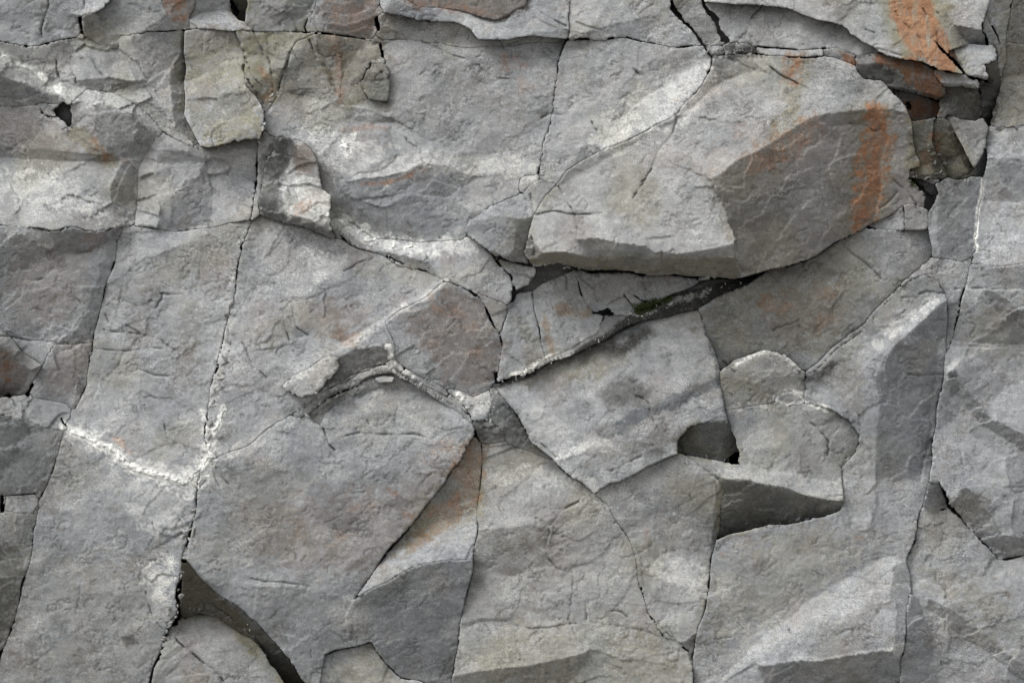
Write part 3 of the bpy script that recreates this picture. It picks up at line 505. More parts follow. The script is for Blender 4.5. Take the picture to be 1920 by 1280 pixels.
patch("olive", .4, 18, .5, "1462,108 1518,108 1496,180 1490,260 1450,320 1430,300 1470,200")
patch("rust", .15, 22, .6, "1290,190 1335,140 1350,160 1320,190")
patch("rust", .12, 22, .6, "1300,290 1360,270 1380,300 1320,330")
patch("rust", .34, 18, .4, "880,838 908,838 901,890 868,905 848,890")
streak("rust", .4, 8, .5, 5, "800,968 850,945 896,930")
streak("rust", .35, 8, .5, 4, "840,950 890,905")
patch("olive", .8, 20, .4, "893,824 907,838 896,960 740,1030 782,970")
for x, y, r, s in [(832, 838, 16, .4), (765, 968, 10, .45), (640, 1000, 14, .35), (738, 925, 8, .5), (690, 955, 12, .35), (668, 950, 9, .4), (800, 860, 12, .3), (630, 1020, 9, .3), (560, 990, 20, .2),
                   (955, 118, 18, .55), (984, 160, 16, .35), (985, 125, 8, .4), (1612, 1008, 6, .8), (1355, 1035, 6, .4), (1210, 1000, 10, .3), (182, 448, 14, .4), (1452, 568, 22, .5), (1555, 545, 16, .4), (1540, 600, 18, .35),
                   (858, 590, 14, .4), (880, 615, 12, .5), (890, 660, 14, .35), (820, 570, 16, .4), (820, 645, 10, .3), (235, 300, 9, .3), (770, 500, 6, .2), (650, 630, 20, .4), (1380, 240, 18, .18)]:
    patch("rust", s * .6, r * .7, .6, " ".join("%.1f,%.1f" % (x + r * .9 * math.cos(t), y + r * .6 * math.sin(t)) for t in [k * .785 for k in range(8)]))
patch("brown", .75, 22, .4, "770,600 840,545 890,560 930,640 928,690 890,735 840,700 790,640")
patch("brown", .5, 18, .5, "560,570 640,570 690,580 660,640 600,625 570,600")
patch("brown", .8, 8, .35, "588,590 630,578 640,590 606,612 590,608")
patch("brown", .5, 30, .5, "470,960 600,930 700,930 790,900 850,830 870,850 700,1070 560,1060 480,1030")
patch("brown", .7, 18, .4, "600,-70 715,-70 708,24 697,68 640,64 612,50")
patch("rust", .2, 14, .6, "620,0 700,10 690,60 640,50")
patch("brown", .8, 8, .3, "722,-70 1005,-70 990,16 930,34 850,22 765,0")
patch("rust", .3, 10, .6, "760,0 850,10 930,25 850,22 780,14")
patch("brown", .6, 12, .4, "310,-70 368,-70 365,15 355,45 330,50 318,20")
patch("rust", .5, 10, .6, "318,5 350,5 345,35 330,40")
patch("brown", .4, 24, .5, "-70,220 60,205 130,240 180,285 0,285 -70,285")
patch("brown", .45, 26, .5, "40,470 150,460 150,560 80,600 20,540")
patch("brown", .5, 16, .5, "110,650 160,650 140,740 90,730")
patch("brown", .6, 14, .4, "-70,650 20,665 55,695 36,738 -70,755")
patch("rust", .4, 10, .6, "0,670 25,680 10,710 -20,700")
patch("brown", .5, 26, .5, "620,70 712,80 712,120 640,190 600,150")
streak("rust", .5, 3, .5, 3, "680,348 720,340 755,332 800,318")
streak("rust", .3, 4, .5, 3, "640,243 720,243")
streak("rust", .35, 4, .5, 4, "212,826 230,834 246,846")
streak("rust", .5, 6, .5, 5, "178,262 196,282 206,298")
streak("olive", .6, 8, .4, 12, "140,250 175,272 205,300")
patch("brown", .7, 14, .4, "350,1262 372,1252 392,1270 380,1295 355,1290")
patch("brown", .3, 40, .5, "1010,1000 1080,1010 1060,1070 1000,1060")
patch("olive", .5, 26, .5, "1310,590 1400,540 1500,500 1620,450 1640,560 1540,655 1430,655 1370,668")
patch("brown", .5, 20, .5, "1450,560 1560,530 1580,590 1500,640 1440,620")
streak("rust", .2, 6, .5, 8, "1050,580 1100,585")
streak("rust", .25, 5, .5, 4, "1022,600 1030,640 1040,665")
streak("olive", .5, 10, .5, 10, "970,600 1000,640 1010,690")
patch("olive", .6, 30, .5, "350,90 480,70 485,255 400,270 350,200")
patch("olive", .75, 18, .4, "450,60 590,66 545,100 510,196 478,180 460,130")
streak("rust", .35, 6, .6, 6, "495,130 505,160 500,190")
patch("olive", .8, 10, .3, "424,-70 478,-70 474,8 450,36 433,20")
patch("olive", .6, 16, .4, "545,-70 592,-70 575,60 540,60")
patch("olive", .7, 8, .3, "594,108 606,118 642,172 645,190 626,172 604,146")
patch("olive", .8, 12, .4, "640,190 655,170 680,160 690,184 660,206")
streak("rust", .25, 5, .5, 7, "630,75 634,130 640,185")
patch("olive", .7, 10, .5, "1703,225 1780,225 1826,309 1826,328 1790,340 1703,336")
patch("olive", .6, 10, .5, "1760,160 1840,168 1838,218 1800,230 1760,210")
patch("brown", .4, 8, .5, "1840,125 1878,130 1860,224 1836,220")
patch("rust", .5, 8, .6, "1748,250 1766,255 1764,285 1750,270")
patch("rust", .35, 8, .6, "1728,285 1745,290 1740,320 1726,310")
patch("olive", .75, 14, .3, "1269,828 1290,798 1372,790 1387,868 1270,848")
patch("olive", .6, 10, .3, "1350,892 1571,944 1569,958 1345,1008")
patch("olive", .75, 10, .3, "340,1048 378,1085 600,1300 540,1300 425,1168 336,1154")
patch("olive", .2, 12, .4, "545,255 620,360 625,440 520,410 535,300")
patch("brown", .7, 6, .3, "548,268 575,266 590,300 585,328 560,330 548,305")
patch("brown", .7, 6, .3, "572,358 612,358 618,385 590,386")
patch("rust", .4, 6, .5, "548,380 580,378 582,400 556,405")
patch("blue", .4, 10, .3, "510,255 545,252 523,343 520,405 484,382")
patch("olive", .45, 20, .4, "600,1290 690,1205 745,1275 740,1350")
patch("olive", .4, 40, .5, "1330,1050 1560,1000 1600,1040 1450,1160 1330,1200")
patch("olive", .35, 30, .5, "1740,1100 1840,1150 1990,1280 1990,1240 1850,1110 1760,1060")
patch("olive", .45, 26, .5, "1880,-60 1990,-60 1990,240 1870,230")
patch("olive", .5, 20, .5, "970,690 1110,655 1200,650 1120,700 990,720")
patch("olive", .5, 8, .3, "988,490 1018,479 1379,482 1380,522 1000,496")
patch("olive", .35, 14, .4, "955,405 998,402 985,480 965,470")
# white crusts and pale bands
streak("white", .6, 6, .5, 5, "-40,78 0,96 30,114 62,134")
streak("white", .8, 5, .6, 5, "80,146 108,166")
streak("white", .4, 10, .6, 12, "0,110 60,150 150,185 200,190")
streak("white", .4, 5, .6, 4, "205,178 240,162 280,150")
streak("white", .35, 10, .6, 10, "200,190 260,200 300,235 350,270")
streak("white", .8, 5, .2, 9, "124,803 160,820 190,838 235,864 290,889 330,901 352,906")
streak("white", .5, 14, .6, 16, "140,812 200,845 290,885 345,900")
streak("white", .8, 5, .3, 8, "352,906 368,890 380,862 394,828")
streak("white", .6, 14, .5, 16, "300,895 352,912 376,880 392,836")
streak("white", .4, 6, .7, 5, "462,425 445,485 440,530")
streak("white", .4, 6, .7, 7, "432,600 420,650 408,700 398,760")
streak("white", .7, 4, .4, 5, "420,765 404,800 392,835")
streak("white", .7, 6, .4, 5, "380,770 386,800 388,825")
streak("white", .6, 10, .6, 12, "622,405 652,425 700,452 760,462 810,468")
streak("white", .5, 12, .6, 14, "780,462 870,462")
patch("white", .6, 9, .6, "634,262 668,252 672,272 655,290 636,280")
patch("white", .42, 24, .7, "560,250 640,248 700,290 780,300 760,320 690,332 640,320 600,275")
streak("white", .4, 14, .6, 12, "800,298 870,318 960,318 1000,322")
streak("white", .42, 20, .7, 22, "1322,145 1262,200 1190,232 1130,268")
streak("white", .45, 16, .6, 20, "1310,130 1220,180 1150,240")
patch("white", .42, 8, .6, "530,340 570,330 600,345 620,362 595,360 560,378 535,365")
patch("white", .4, 8, .5, "575,390 620,395 612,425 580,420")
patch("white", .45, 6, .7, "848,736 870,748 915,735 930,748 905,772 880,780 866,768")
streak("white", .6, 4, .5, 4, "848,733 868,755 892,776")
streak("white", .7, 4, .5, 4, "724,655 735,682 760,690 775,698")
streak("white", .55, 6, .6, 4, "600,742 660,712 735,684")
streak("white", .5, 6, .6, 5, "640,650 720,605 836,530")
streak("white", .8, 3, .5, 3, "1384,680 1410,668 1432,664")
streak("white", .5, 4, .5, 3, "1432,664 1470,670 1494,694")
streak("white", .9, 3, .3, 3.5, "1456,752 1453,744 1464,733 1482,729 1500,738 1508,752")
streak("white", .8, 3, .3, 3, "1453,750 1480,757 1500,759")
streak("white", .8, 4, .4, 4, "1506,756 1535,762 1558,772")
streak("white", .45, 6, .6, 4, "1372,765 1430,758")
streak("white", .28, 26, .6, 32, "1420,1200 1500,1150 1600,1110 1690,1065")
streak("white", .35, 14, .5, 12, "1320,1280 1420,1200")
patch("white", .4, 20, .7, "200,880 300,900 350,930 340,1000 280,1000 230,940")
patch("white", .5, 14, .7, "270,1060 320,1040 325,1110 290,1120")
streak("white", .95, 2.0, .3, 2.2, "1841,336 1826,470")
patch("white", .4, 20, .7, "-70,330 100,325 150,360 240,410 100,390 -70,350")
patch("white", .3, 20, .7, "640,800 760,770 830,810 700,830")
streak("white", .4, 12, .6, 14, "940,890 1080,900 1130,935")
streak("white", .5, 8, .6, 6, "1040,855 1100,835 1150,830")
patch("white", .4, 14, .7, "1200,1050 1270,1035 1320,1080 1300,1110 1250,1090")
patch("white", .45, 10, .5, "575,470 620,480 650,470 640,520 590,530 580,500")
patch("white", .3, 20, .7, "500,460 570,470 560,550 480,540")
streak("white", .4, 6, .6, 4, "1780,690 1850,650 1930,600")
streak("white", .7, 4, .7, 5, "960,706 1040,672 1075,655")
streak("white", .6, 4, .8, 5, "1190,588 1260,565 1330,545")
streak("white", .4, 8, .6, 10, "540,790 470,830 400,864")
streak("white", .5, 10, .5, 8, "1640,650 1690,605 1750,562")
streak("white", .3, 20, .7, 22, "1380,880 1480,900 1560,925")
streak("white", .35, 8, .6, 5, "520,720 580,690")
# dark films, grit, lichen, and shade painted on some faces and undersides
patch("dark", .8, 18, .25, "1128,655 1170,638 1215,612 1222,626 1180,660 1140,676")
patch("dark", .35, 16, .4, "1060,655 1120,640 1150,640 1100,672 1050,690")
patch("dark", .62, 18, .25, "1128,738 1162,716 1205,714 1216,742 1190,764 1142,764")
streak("blue", 1.0, 6, .4, 9, "1338,722 1280,745 1225,765 1130,815")
streak("dark", .4, 10, .5, 9, "1338,722 1225,765 1130,815")
patch("dark", .4, 20, .4, "1190,850 1240,800 1275,800 1268,826 1230,860")
patch("dark", .65, 8, .3, "1500,718 1560,680 1580,678 1540,712 1505,722")
patch("dark", .45, 12, .5, "1590,610 1635,592 1625,608 1595,622")
patch("dark", .45, 14, .5, "400,880 470,868 490,885 450,905 425,895")
patch("dark", .6, 8, .4, "232,1195 245,1190 252,1202 240,1210")
patch("dark", .4, 14, .5, "95,1160 125,1165 120,1180 100,1175")
patch("dark", 1.0, 4, .2, "930,722 1024,686 1126,630 1200,580 1290,545 1380,526 1440,512 1400,534 1306,580 1200,602 1110,650 1025,690 940,724")
patch("dark", .7, 12, .5, "1330,95 1412,88 1414,104 1340,106")
patch("dark", .5, 12, .5, "632,668 660,650 722,654 736,682 680,690 630,720 600,735")  # painted shade in the down-facing recess of the broad pale slab
patch("dark", .4, 14, .5, "640,715 740,690 680,735 610,755")
patch("dark", .5, 10, .5, "1607,128 1655,128 1700,150 1750,165 1700,165 1640,148")
patch("dark", .7, 8, .4, "1838,150 1876,152 1862,222 1838,216")
patch("dark", .6, 10, .4, "888,790 930,798 942,822 905,830")
patch("dark", .4, 18, .5, "916,750 945,745 1000,830 960,840 930,810")
patch("dark", .35, 30, .6, "-70,790 60,792 115,815 80,920 -70,930")
patch("dark", .4, 30, .6, "-70,1030 40,1040 20,1180 -70,1250")
patch("dark", .3, 40, .6, "-70,1230 140,1200 250,1280 200,1350 -70,1350")
patch("blue", .35, 30, .5, "680,1110 860,1080 850,1240 760,1260 700,1190")
patch("dark", .08, 30, .5, "680,1110 860,1080 850,1240 760,1260 700,1190")  # shade of the down-facing bluish face, painted into its colour
patch("blue", .45, 30, .5, "1650,680 1760,600 1750,800 1720,900 1650,880")  # bluish rock; the darker tone also paints the ridge's right face as shaded
patch("dark", .1, 30, .6, "1660,690 1765,590 1750,760 1660,800")
patch("blue", .5, 30, .5, "620,340 760,330 850,330 870,440 740,440 660,400")
patch("blue", .5, 20, .5, "190,10 300,0 325,50 220,60")
patch("blue", .5, 24, .5, "-70,110 60,170 110,195 -70,200")
patch("blue", .4, 24, .5, "120,90 200,110 200,150 130,150")
patch("blue", .4, 26, .5, "960,570 1010,560 1020,650 940,700")
patch("blue", .35, 26, .5, "1020,540 1080,530 1120,600 1060,650")
patch("blue", .3, 20, .5, "1130,850 1090,890 1110,920 1180,880")
patch("blue", .4, 14, .5, "685,120 725,120 725,186 690,186")
patch("blue", .4, 30, .5, "1750,350 1830,335 1820,480 1750,480")
patch("blue", .35, 30, .6, "1850,270 1990,300 1990,370 1850,350")
patch("blue", .35, 10, .5, "525,720 560,695 590,735 560,748")
patch("blue", .35, 24, .5, "560,545 650,500 700,560 620,600")
patch("dark", .2, 60, .6, "280,560 360,600 340,700 280,680")
patch("dark", .45, 14, .5, "1700,330 1800,336 1790,365 1745,370")
patch("moss", 1.0, 5, .2, "1186,570 1222,560 1240,570 1214,582 1196,590")
patch("moss", .8, 5, .3, "1240,562 1262,556 1255,566")
patch("moss", .7, 5, .3, "1708,342 1716,346 1712,352")
patch("moss", .35, 8, .5, "1085,500 1160,512 1100,508")

patch("brown", .38, 4, .15, "1545,210 1600,205 1640,203 1700,217 1712,258 1725,312 1703,335 1740,375 1735,388 1640,420 1545,469 1510,491 1440,510 1392,506 1378,482 1376,442 1365,400 1345,360 1334,335 1400,295 1470,250 1522,218")  # browner rock; also paints the overhang's right face darker in place of shading
patch("dark", .22, 4, .2, "1545,210 1600,205 1640,203 1655,260 1650,340 1640,420 1545,469 1510,491 1440,510 1392,506 1378,482 1376,442 1365,400 1345,360 1334,335 1400,295 1470,250 1522,218")  # rest of that face's shade, painted dark
patch("olive", .45, 26, .4, "345,60 600,60 560,200 345,120")
patch("olive", .4, 30, .4, "520,60 720,60 720,200 560,180")
patch("olive", .3, 40, .4, "-70,1040 300,1060 280,1350 -70,1350")
patch("olive", .3, 40, .4, "380,900 560,900 520,1040 370,1040")
patch("olive", .3, 40, .5, "950,1180 1280,1200 1280,1340 950,1340")

patch("olive", .5, 8, .3, "510,255 545,252 523,343 520,405 484,382")
streak("rust", .5, 10, .6, 4, "1612,300 1608,360 1600,400")
streak("rust", .4, 6, .6, 3, "1668,240 1672,290 1664,330")

patch("dark", .5, 4, .3, "486,300 516,256 545,252 523,343 520,405 484,382")
patch("olive", .25, 10, .3, "545,258 600,300 620,380 620,425 530,410 525,345")
patch("dark", .5, 6, .3, "486,390 522,394 571,414 630,440 600,444 537,424 500,408")  # painted shade along the underside of the ochre chunk
patch("dark", .25, 8, .4, "632,668 660,654 715,650 735,680 700,690 640,716 610,730")  # more painted shade in the recess above the curved layer
streak("dark", .5, 3, .5, 2.2, "560,788 606,760 646,733 700,708 738,700 770,712")
streak("dark", .45, 3, .5, 2.0, "560,768 604,742 642,716 700,692")

patch("white", .6, 5, .5, "548,335 575,332 600,345 618,362 598,358 575,352 552,358")
patch("white", .5, 5, .5, "560,400 600,392 618,395 608,425 575,418")
patch("brown", .9, 5, .3, "556,268 578,272 590,300 584,326 566,328 552,306")
patch("brown", .9, 5, .3, "572,356 606,356 616,384 592,384 570,372")
patch("dark", .4, 10, .6, "1712,230 1746,226 1750,262 1740,290 1720,280")
patch("dark", .4, 8, .6, "1745,262 1770,300 1764,334 1746,320")
patch("dark", .4, 10, .6, "1766,168 1836,170 1838,218 1800,228 1770,208")
patch("dark", .35, 8, .6, "1610,128 1655,132 1700,156 1740,174 1700,168 1650,150 1620,146")

patch("olive", .5, 14, .4, "898,850 896,960 800,1010 760,1040 820,940")
streak("rust", .3, 12, .5, 9, "890,880 860,930 820,985 780,1020")
streak("rust", .28, 10, .5, 6, "892,930 860,965 830,990")

patch("white", .5, 7, .5, "548,300 560,335 602,352 620,365 620,392 612,426 540,412 528,350")
streak("olive", .6, 6, .5, 8, "1050,580 1100,585")
streak("olive", .5, 5, .5, 5, "1022,600 1030,640 1040,665")
# ---------------------------------------------------------------- lay the blocks out on the sheet
NB = len(R)
LEAN = 1.42
LAB = np.full((NY, NX), -1, np.int32)
D1 = np.full((NY, NX), 60.0, np.float32)            # signed distance to the nearest block and to the next one
D2 = np.full((NY, NX), 60.0, np.float32)
FILL = 14.0                                          # joints narrower than this close up
for i, r in enumerate(R):
    w = window(r[6], 62)
    s = sdf(r[6], w).astype(np.float32)
    d1, d2, l1 = D1[w], D2[w], LAB[w]
    ins = s > 0
    d1[ins] = np.maximum(d1[ins], s[ins]); d2[ins] = np.maximum(d2[ins], s[ins])
    v = -s
    c = v < d1
    d2[...] = np.where(c, d1, np.minimum(d2, v))
    l1[c] = i
    d1[...] = np.where(c, v, d1)
DIST = np.minimum((D2 - D1) * .5, np.abs(FILL - D1))
LAB[D1 > FILL] = -1
for p in HOLLOWS:
    w = window(p, 62)
    s = sdf(p, w)
    DIST[w][...] = np.where(s > 0, s, np.minimum(DIST[w], -s))
    LAB[w][s > 0] = -1
LX = np.zeros((NY, NX), np.float32)
LY = np.zeros((NY, NX), np.float32)
TONE = np.ones((NY, NX), np.float32)
BASE = np.zeros((NY, NX), np.float32)
FACET = LAB.copy()
par = np.array([[r[3], r[4], r[5], r[2] * (.4 if abs(r[2]) < 13 else .8)] for r in R] + [[0, 0, 1, 0]], np.float32)
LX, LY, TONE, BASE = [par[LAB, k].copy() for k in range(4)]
fid = NB + 1
for i, r in enumerate(R):
    for a, b, p in r[7]:
        if 'right edge' in r[1] or 'lower right corner' in r[1]: a, b = a * 1.7, .13 + (b - .13) * 1.7
        if i in (0, 1, 5, 6, 8): a, b = a * 1.5, .13 + (b - .13) * 1.5
        w = window(p, 4)
        m = (sdf(p, w) > 0) & (LAB[w] == i)
        LX[w][m] = a; LY[w][m] = b; FACET[w][m] = fid; fid += 1
# small natural break planes inside the faces
rgv = np.random.default_rng(21)
nv = 430
vx = rgv.uniform(X0, X1, nv); vy = rgv.uniform(Y0, Y1, nv)
va, vb = rgv.standard_normal(nv), rgv.standard_normal(nv)
ca_, sa_ = math.cos(math.radians(-24)), math.sin(math.radians(-24))
UX, UY = QX + 2 * WX, QY + 2 * WY
uu, vv = (UX * ca_ + UY * sa_) / 1.7, -UX * sa_ + UY * ca_
su, sv = (vx * ca_ + vy * sa_) / 1.7, -vx * sa_ + vy * ca_
cell = np.zeros((NY, NX), np.int32)
for j0 in range(0, NY, 40):
    sl = slice(j0, j0 + 40)
    dd = (uu[sl][..., None].astype(np.float32) - su.astype(np.float32)) ** 2 + (vv[sl][..., None].astype(np.float32) - sv.astype(np.float32)) ** 2
    cell[sl] = dd.argmin(-1)
def blob(cx, cy, rx, ry):
    return np.exp(-((GX - cx) / rx) ** 2 - ((GY - cy) / ry) ** 2)
VAMP = .055 + .16 * blob(200, 180, 300, 200) + .10 * blob(820, 40, 330, 70) + .10 * blob(620, 130, 120, 100) + .14 * blob(1880, 780, 150, 500) + .12 * blob(40, 760, 120, 300) + .08 * blob(620, 380, 260, 90) + .10 * blob(1450, 580, 180, 80)
calm = np.array([any(k in r[1] for k in ('ochre front', 'huge bright', 'perched', 'plank', 'underside', 'niche', 'lilac grey', 'slanting olive', 'ledge')) for r in R] + [True])
VAMP = np.where(calm[LAB], .04, VAMP)
LX = LX + VAMP * va[cell]; LY = LY + VAMP * vb[cell]
FACET = FACET * 1000 + cell
STEEP = sstep(.35, .9, np.maximum(np.hypot(LX, LY - .13), -LY)).astype(np.float32)
LX *= LEAN; LY = (LY - .13) * LEAN
JW = field(43, 55) + .5 * field(44, 14)
for w0, w1, p in CRACKS:
    w = window(p, 44)
    x, y = QX[w], QY[w]
    seg = np.r_[0, np.cumsum(np.hypot(*np.diff(p, axis=0).T))]
    best = np.full(x.shape, 1e9); wid = np.zeros(x.shape)
    for k in range(len(p) - 1):
        e = p[k + 1] - p[k]
        t = np.clip(((x - p[k][0]) * e[0] + (y - p[k][1]) * e[1]) / (e @ e), 0, 1)
        d = np.hypot(x - p[k][0] - t * e[0], y - p[k][1] - t * e[1])
        f = (seg[k] + t * (seg[k + 1] - seg[k])) / seg[-1]
        c = d < best
        best = np.where(c, d, best); wid = np.where(c, w0 + (w1 - w0) * f, wid)
    d = best - wid * np.where(wid > 2.2, (.8 + .4 * JW[w]).clip(.3, 1.5), (.36 + .75 * JW[w]).clip(-.3, 1.5)) - (wid > 2.2) * wid * .2
    DIST[w][...] = np.where(d < 0, np.maximum(-d, 0), np.minimum(DIST[w], d))
    LAB[w][d < 0] = -1

# ---------------------------------------------------------------- heights: fit one relief to all the facet leans
def solve(lab, fac, lx, ly, base, loose, step, h0, iters, lam):
    lab_ok = lab >= 0
    link = np.where(lab_ok & (np.abs(base) < 9), CROSS, 0.0)
    wx = np.where(lab[:, 1:] == lab[:, :-1], np.where(fac[:, 1:] == fac[:, :-1], 1.0, CREASE) * lab_ok[:, 1:], np.minimum(link[:, 1:], link[:, :-1]))
    wy = np.where(lab[1:] == lab[:-1], np.where(fac[1:] == fac[:-1], 1.0, CREASE) * lab_ok[1:], np.minimum(link[1:], link[:-1]))
    wx = np.where(loose[:, 1:] | loose[:, :-1], wx * .03, wx); wy = np.where(loose[1:] | loose[:-1], wy * .03, wy)
    tx = .5 * (lx[:, 1:] + lx[:, :-1]) * step
    ty = .5 * (ly[1:] + ly[:-1]) * step
    lm = lam * step * step
    def mul(h):
        q = lm * h
        fx = wx * (h[:, 1:] - h[:, :-1]); q[:, 1:] += fx; q[:, :-1] -= fx
        fy = wy * (h[1:] - h[:-1]); q[1:] += fy; q[:-1] -= fy
        return q
    rhs = lm * base.astype(np.float64)
    f = wx * tx; rhs[:, 1:] += f; rhs[:, :-1] -= f
    f = wy * ty; rhs[1:] += f; rhs[:-1] -= f
    h = h0.astype(np.float64)
    r = rhs - mul(h); p = r.copy(); rr = (r * r).sum()
    for _ in range(iters):
        q = mul(p)
        al = rr / ((p * q).sum() + 1e-30)
        h += al * p; r -= al * q
        r2 = (r * r).sum()
        if r2 < 1e-4 * lab.size * 1e-2:
            break
        p = r + (r2 / rr) * p; rr = r2
    return h
LAM = 2.0e-5
LOOSE = np.zeros((NY, NX), bool)                    # edges along which one face may stand proud of the next
for p in CUTS:
    w = window(p, 6)
    LOOSE[w] |= seg_dist(p, QX[w], QY[w], False) < 1.5
CROSS, CREASE = .3, .07
h = None
for n in (8, 4, 2, 1):
    c = (slice(None, None, n), slice(None, None, n))
    if h is None:
        h0 = BASE[c]
    else:
        h0 = np.repeat(np.repeat(h, 2, 0), 2, 1)[:BASE[c].shape[0], :BASE[c].shape[1]]
        h0 = np.where(LAB[c] >= 0, h0, 0)
    h = solve(LAB[c], FACET[c], LX[c], LY[c], BASE[c], LOOSE[c], S * n, h0, {8: 500, 4: 250, 2: 150, 1: 90}[n], LAM)
H = h.astype(np.float32)

# soften the creases a little inside each block
def soften(a, ok, n):
    for _ in range(n):
        s = a * ok; c = ok.copy()
        for ax in (0, 1):
            s = s + np.roll(s, 1, ax) + np.roll(s, -1, ax)
            c = c + np.roll(c, 1, ax) + np.roll(c, -1, ax)
        a = np.where(c > 0, s / np.maximum(c, 1e-6), a)
    return a
OK = (LAB >= 0).astype(np.float32)

# ---------------------------------------------------------------- surface relief of the broken rock
big = field(11, 230) * 1.2
mid = field(12, 70, 1.5, -28) * .25
rough = sstep(-1.0, 1.2, field(13, 260))                     # where the rock is rougher
n1 = field(14, 34, 2.2, -24); n2 = field(15, 16, 1.8, -20); n3 = field(16, 7, 1.4, -20)
fol = field(17, 12, 4.5, -26)
t1 = field(18, 90, 1.6, -22) + .35 * field(19, 18)
t2 = field(20, 55, 2.0, -30) + .35 * field(21, 12)
t3 = field(22, 30, 2.2, 20) + .3 * field(23, 8)
scarp = .8 * sstep(-.06, .06, t1 - .9) + .7 * sstep(-.06, .06, t2 - 1.15) - .7 * sstep(-.06, .06, -t1 - 1.1) + .5 * sstep(-.1, .1, t3 - 1.3) * rough
REL = big + mid + (.35 + .5 * rough) * n1 * .13 + (.4 + .6 * rough) * n2 * .055 + (.5 + .5 * rough) * n3 * .02 + .10 * rough * fol + scarp
pit = np.clip(field(24, 10) - 2.3, 0, 2)
REL += STEEP * (n1 * .5 + n2 * .32 + n3 * .18 + .9 * sstep(-.08, .08, t3) + .8 * sstep(-.08, .08, t2))
REL -= .5 * pit
H += REL
H -= (.2 + .9 * field(25, 30)).clip(.0, 2.6) * sstep(-.7, .8, JW) * np.exp(-DIST / 3.0) + .2 * np.exp(-DIST / 10)
HAIRD = np.zeros((NY, NX), np.float32)
for dpt, p in HAIR:
    w = window(p, 8)
    d = seg_dist(p, QX[w], QY[w], False)
    br = sstep(-.5, .3, n1[w])
    HAIRD[w] = np.maximum(HAIRD[w], .095 * dpt * np.exp(-(d / 1.5) ** 2) * (.3 + .7 * br))
    H[w] -= (dpt * 1.6 * np.exp(-(d / 1.5) ** 2) + .12 * dpt * np.exp(-(d / 5) ** 2)) * (.35 + .65 * br) * (LAB[w] >= 0)

# short wandering hairlines the rock is full of
for sd_, wv, st_, an, th in ((61, 60, 2.2, -26, 1.0), (62, 38, 1.8, -50, 1.25), (63, 70, 2.5, 62, 1.35), (64, 26, 1.6, -15, 1.3)):
    q = field(sd_, wv, st_, an) + .22 * field(sd_ + 10, 11)
    gq = np.hypot(*np.gradient(q, S)) + 1e-4
    ln = np.exp(-(q / gq / 1.5) ** 2) * sstep(th, th + .35, field(sd_ + 20, 75)) * (OK > 0)
    H -= 1.7 * ln
    HAIRD = np.maximum(HAIRD, .36 * ln)

# ---------------------------------------------------------------- stain and painted shade masks
CH = {k: np.zeros((NY, NX), np.float32) for k in ("rust", "white", "dark", "olive", "brown", "blue", "moss")}
brk1 = field(31, 26, 1.4, -25) * .8 + field(32, 9) * .6
VST = field(39, 9, 7, 84) * .7 + field(40, 24, 4, 84) * .6
for kind, s, soft, brk, hw, p in STAINS_SHADE:
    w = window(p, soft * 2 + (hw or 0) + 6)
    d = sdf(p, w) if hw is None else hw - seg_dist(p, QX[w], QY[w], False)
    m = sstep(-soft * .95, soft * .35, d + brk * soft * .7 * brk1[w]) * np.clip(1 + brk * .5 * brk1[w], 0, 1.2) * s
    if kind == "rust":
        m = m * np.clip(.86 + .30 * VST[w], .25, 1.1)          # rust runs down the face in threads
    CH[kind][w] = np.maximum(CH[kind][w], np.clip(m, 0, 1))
CH["white"] = CH["white"] ** 1.7
# general weathering that wanders over the whole cliff
CH["olive"] = np.maximum(CH["olive"], .34 * sstep(.2, 1.8, field(33, 190) + .3 * brk1))
CH["blue"] = np.maximum(CH["blue"], .4 * sstep(.2, 1.8, field(34, 150) + .4 * brk1))
CH["white"] = np.maximum(CH["white"], .13 * sstep(.7, 2.0, field(35, 75, 1.6, -25) + .6 * brk1))
CH["dark"] = np.maximum(CH["dark"], .20 * sstep(.8, 2.2, field(36, 60, 1.5, -20) + .6 * brk1))
CH["brown"] = np.maximum(CH["brown"], .35 * sstep(.6, 2.0, field(37, 130) + .5 * brk1))
soil = np.exp(-DIST / 2.5) * sstep(-.5, 1.0, field(38, 40)) * sstep(-.4, .8, JW)          # grit that has settled along the joints
CH["dark"] = np.maximum(np.maximum(CH["dark"],   .4 * soil), HAIRD)
# every block has a tint of its own
rg0 = np.random.default_rng(9)
tint = rg0.random((NB + 1, 3))
CH["olive"] = np.clip(CH["olive"] + (.30 * tint[:, 0] ** 2)[LAB], 0, 1).astype(np.float32)
CH["blue"] = np.clip(CH["blue"] + (.35 * tint[:, 1] ** 2)[LAB], 0, 1).astype(np.float32)
TONE *= (.95 + .10 * tint[:, 2])[LAB].astype(np.float32)

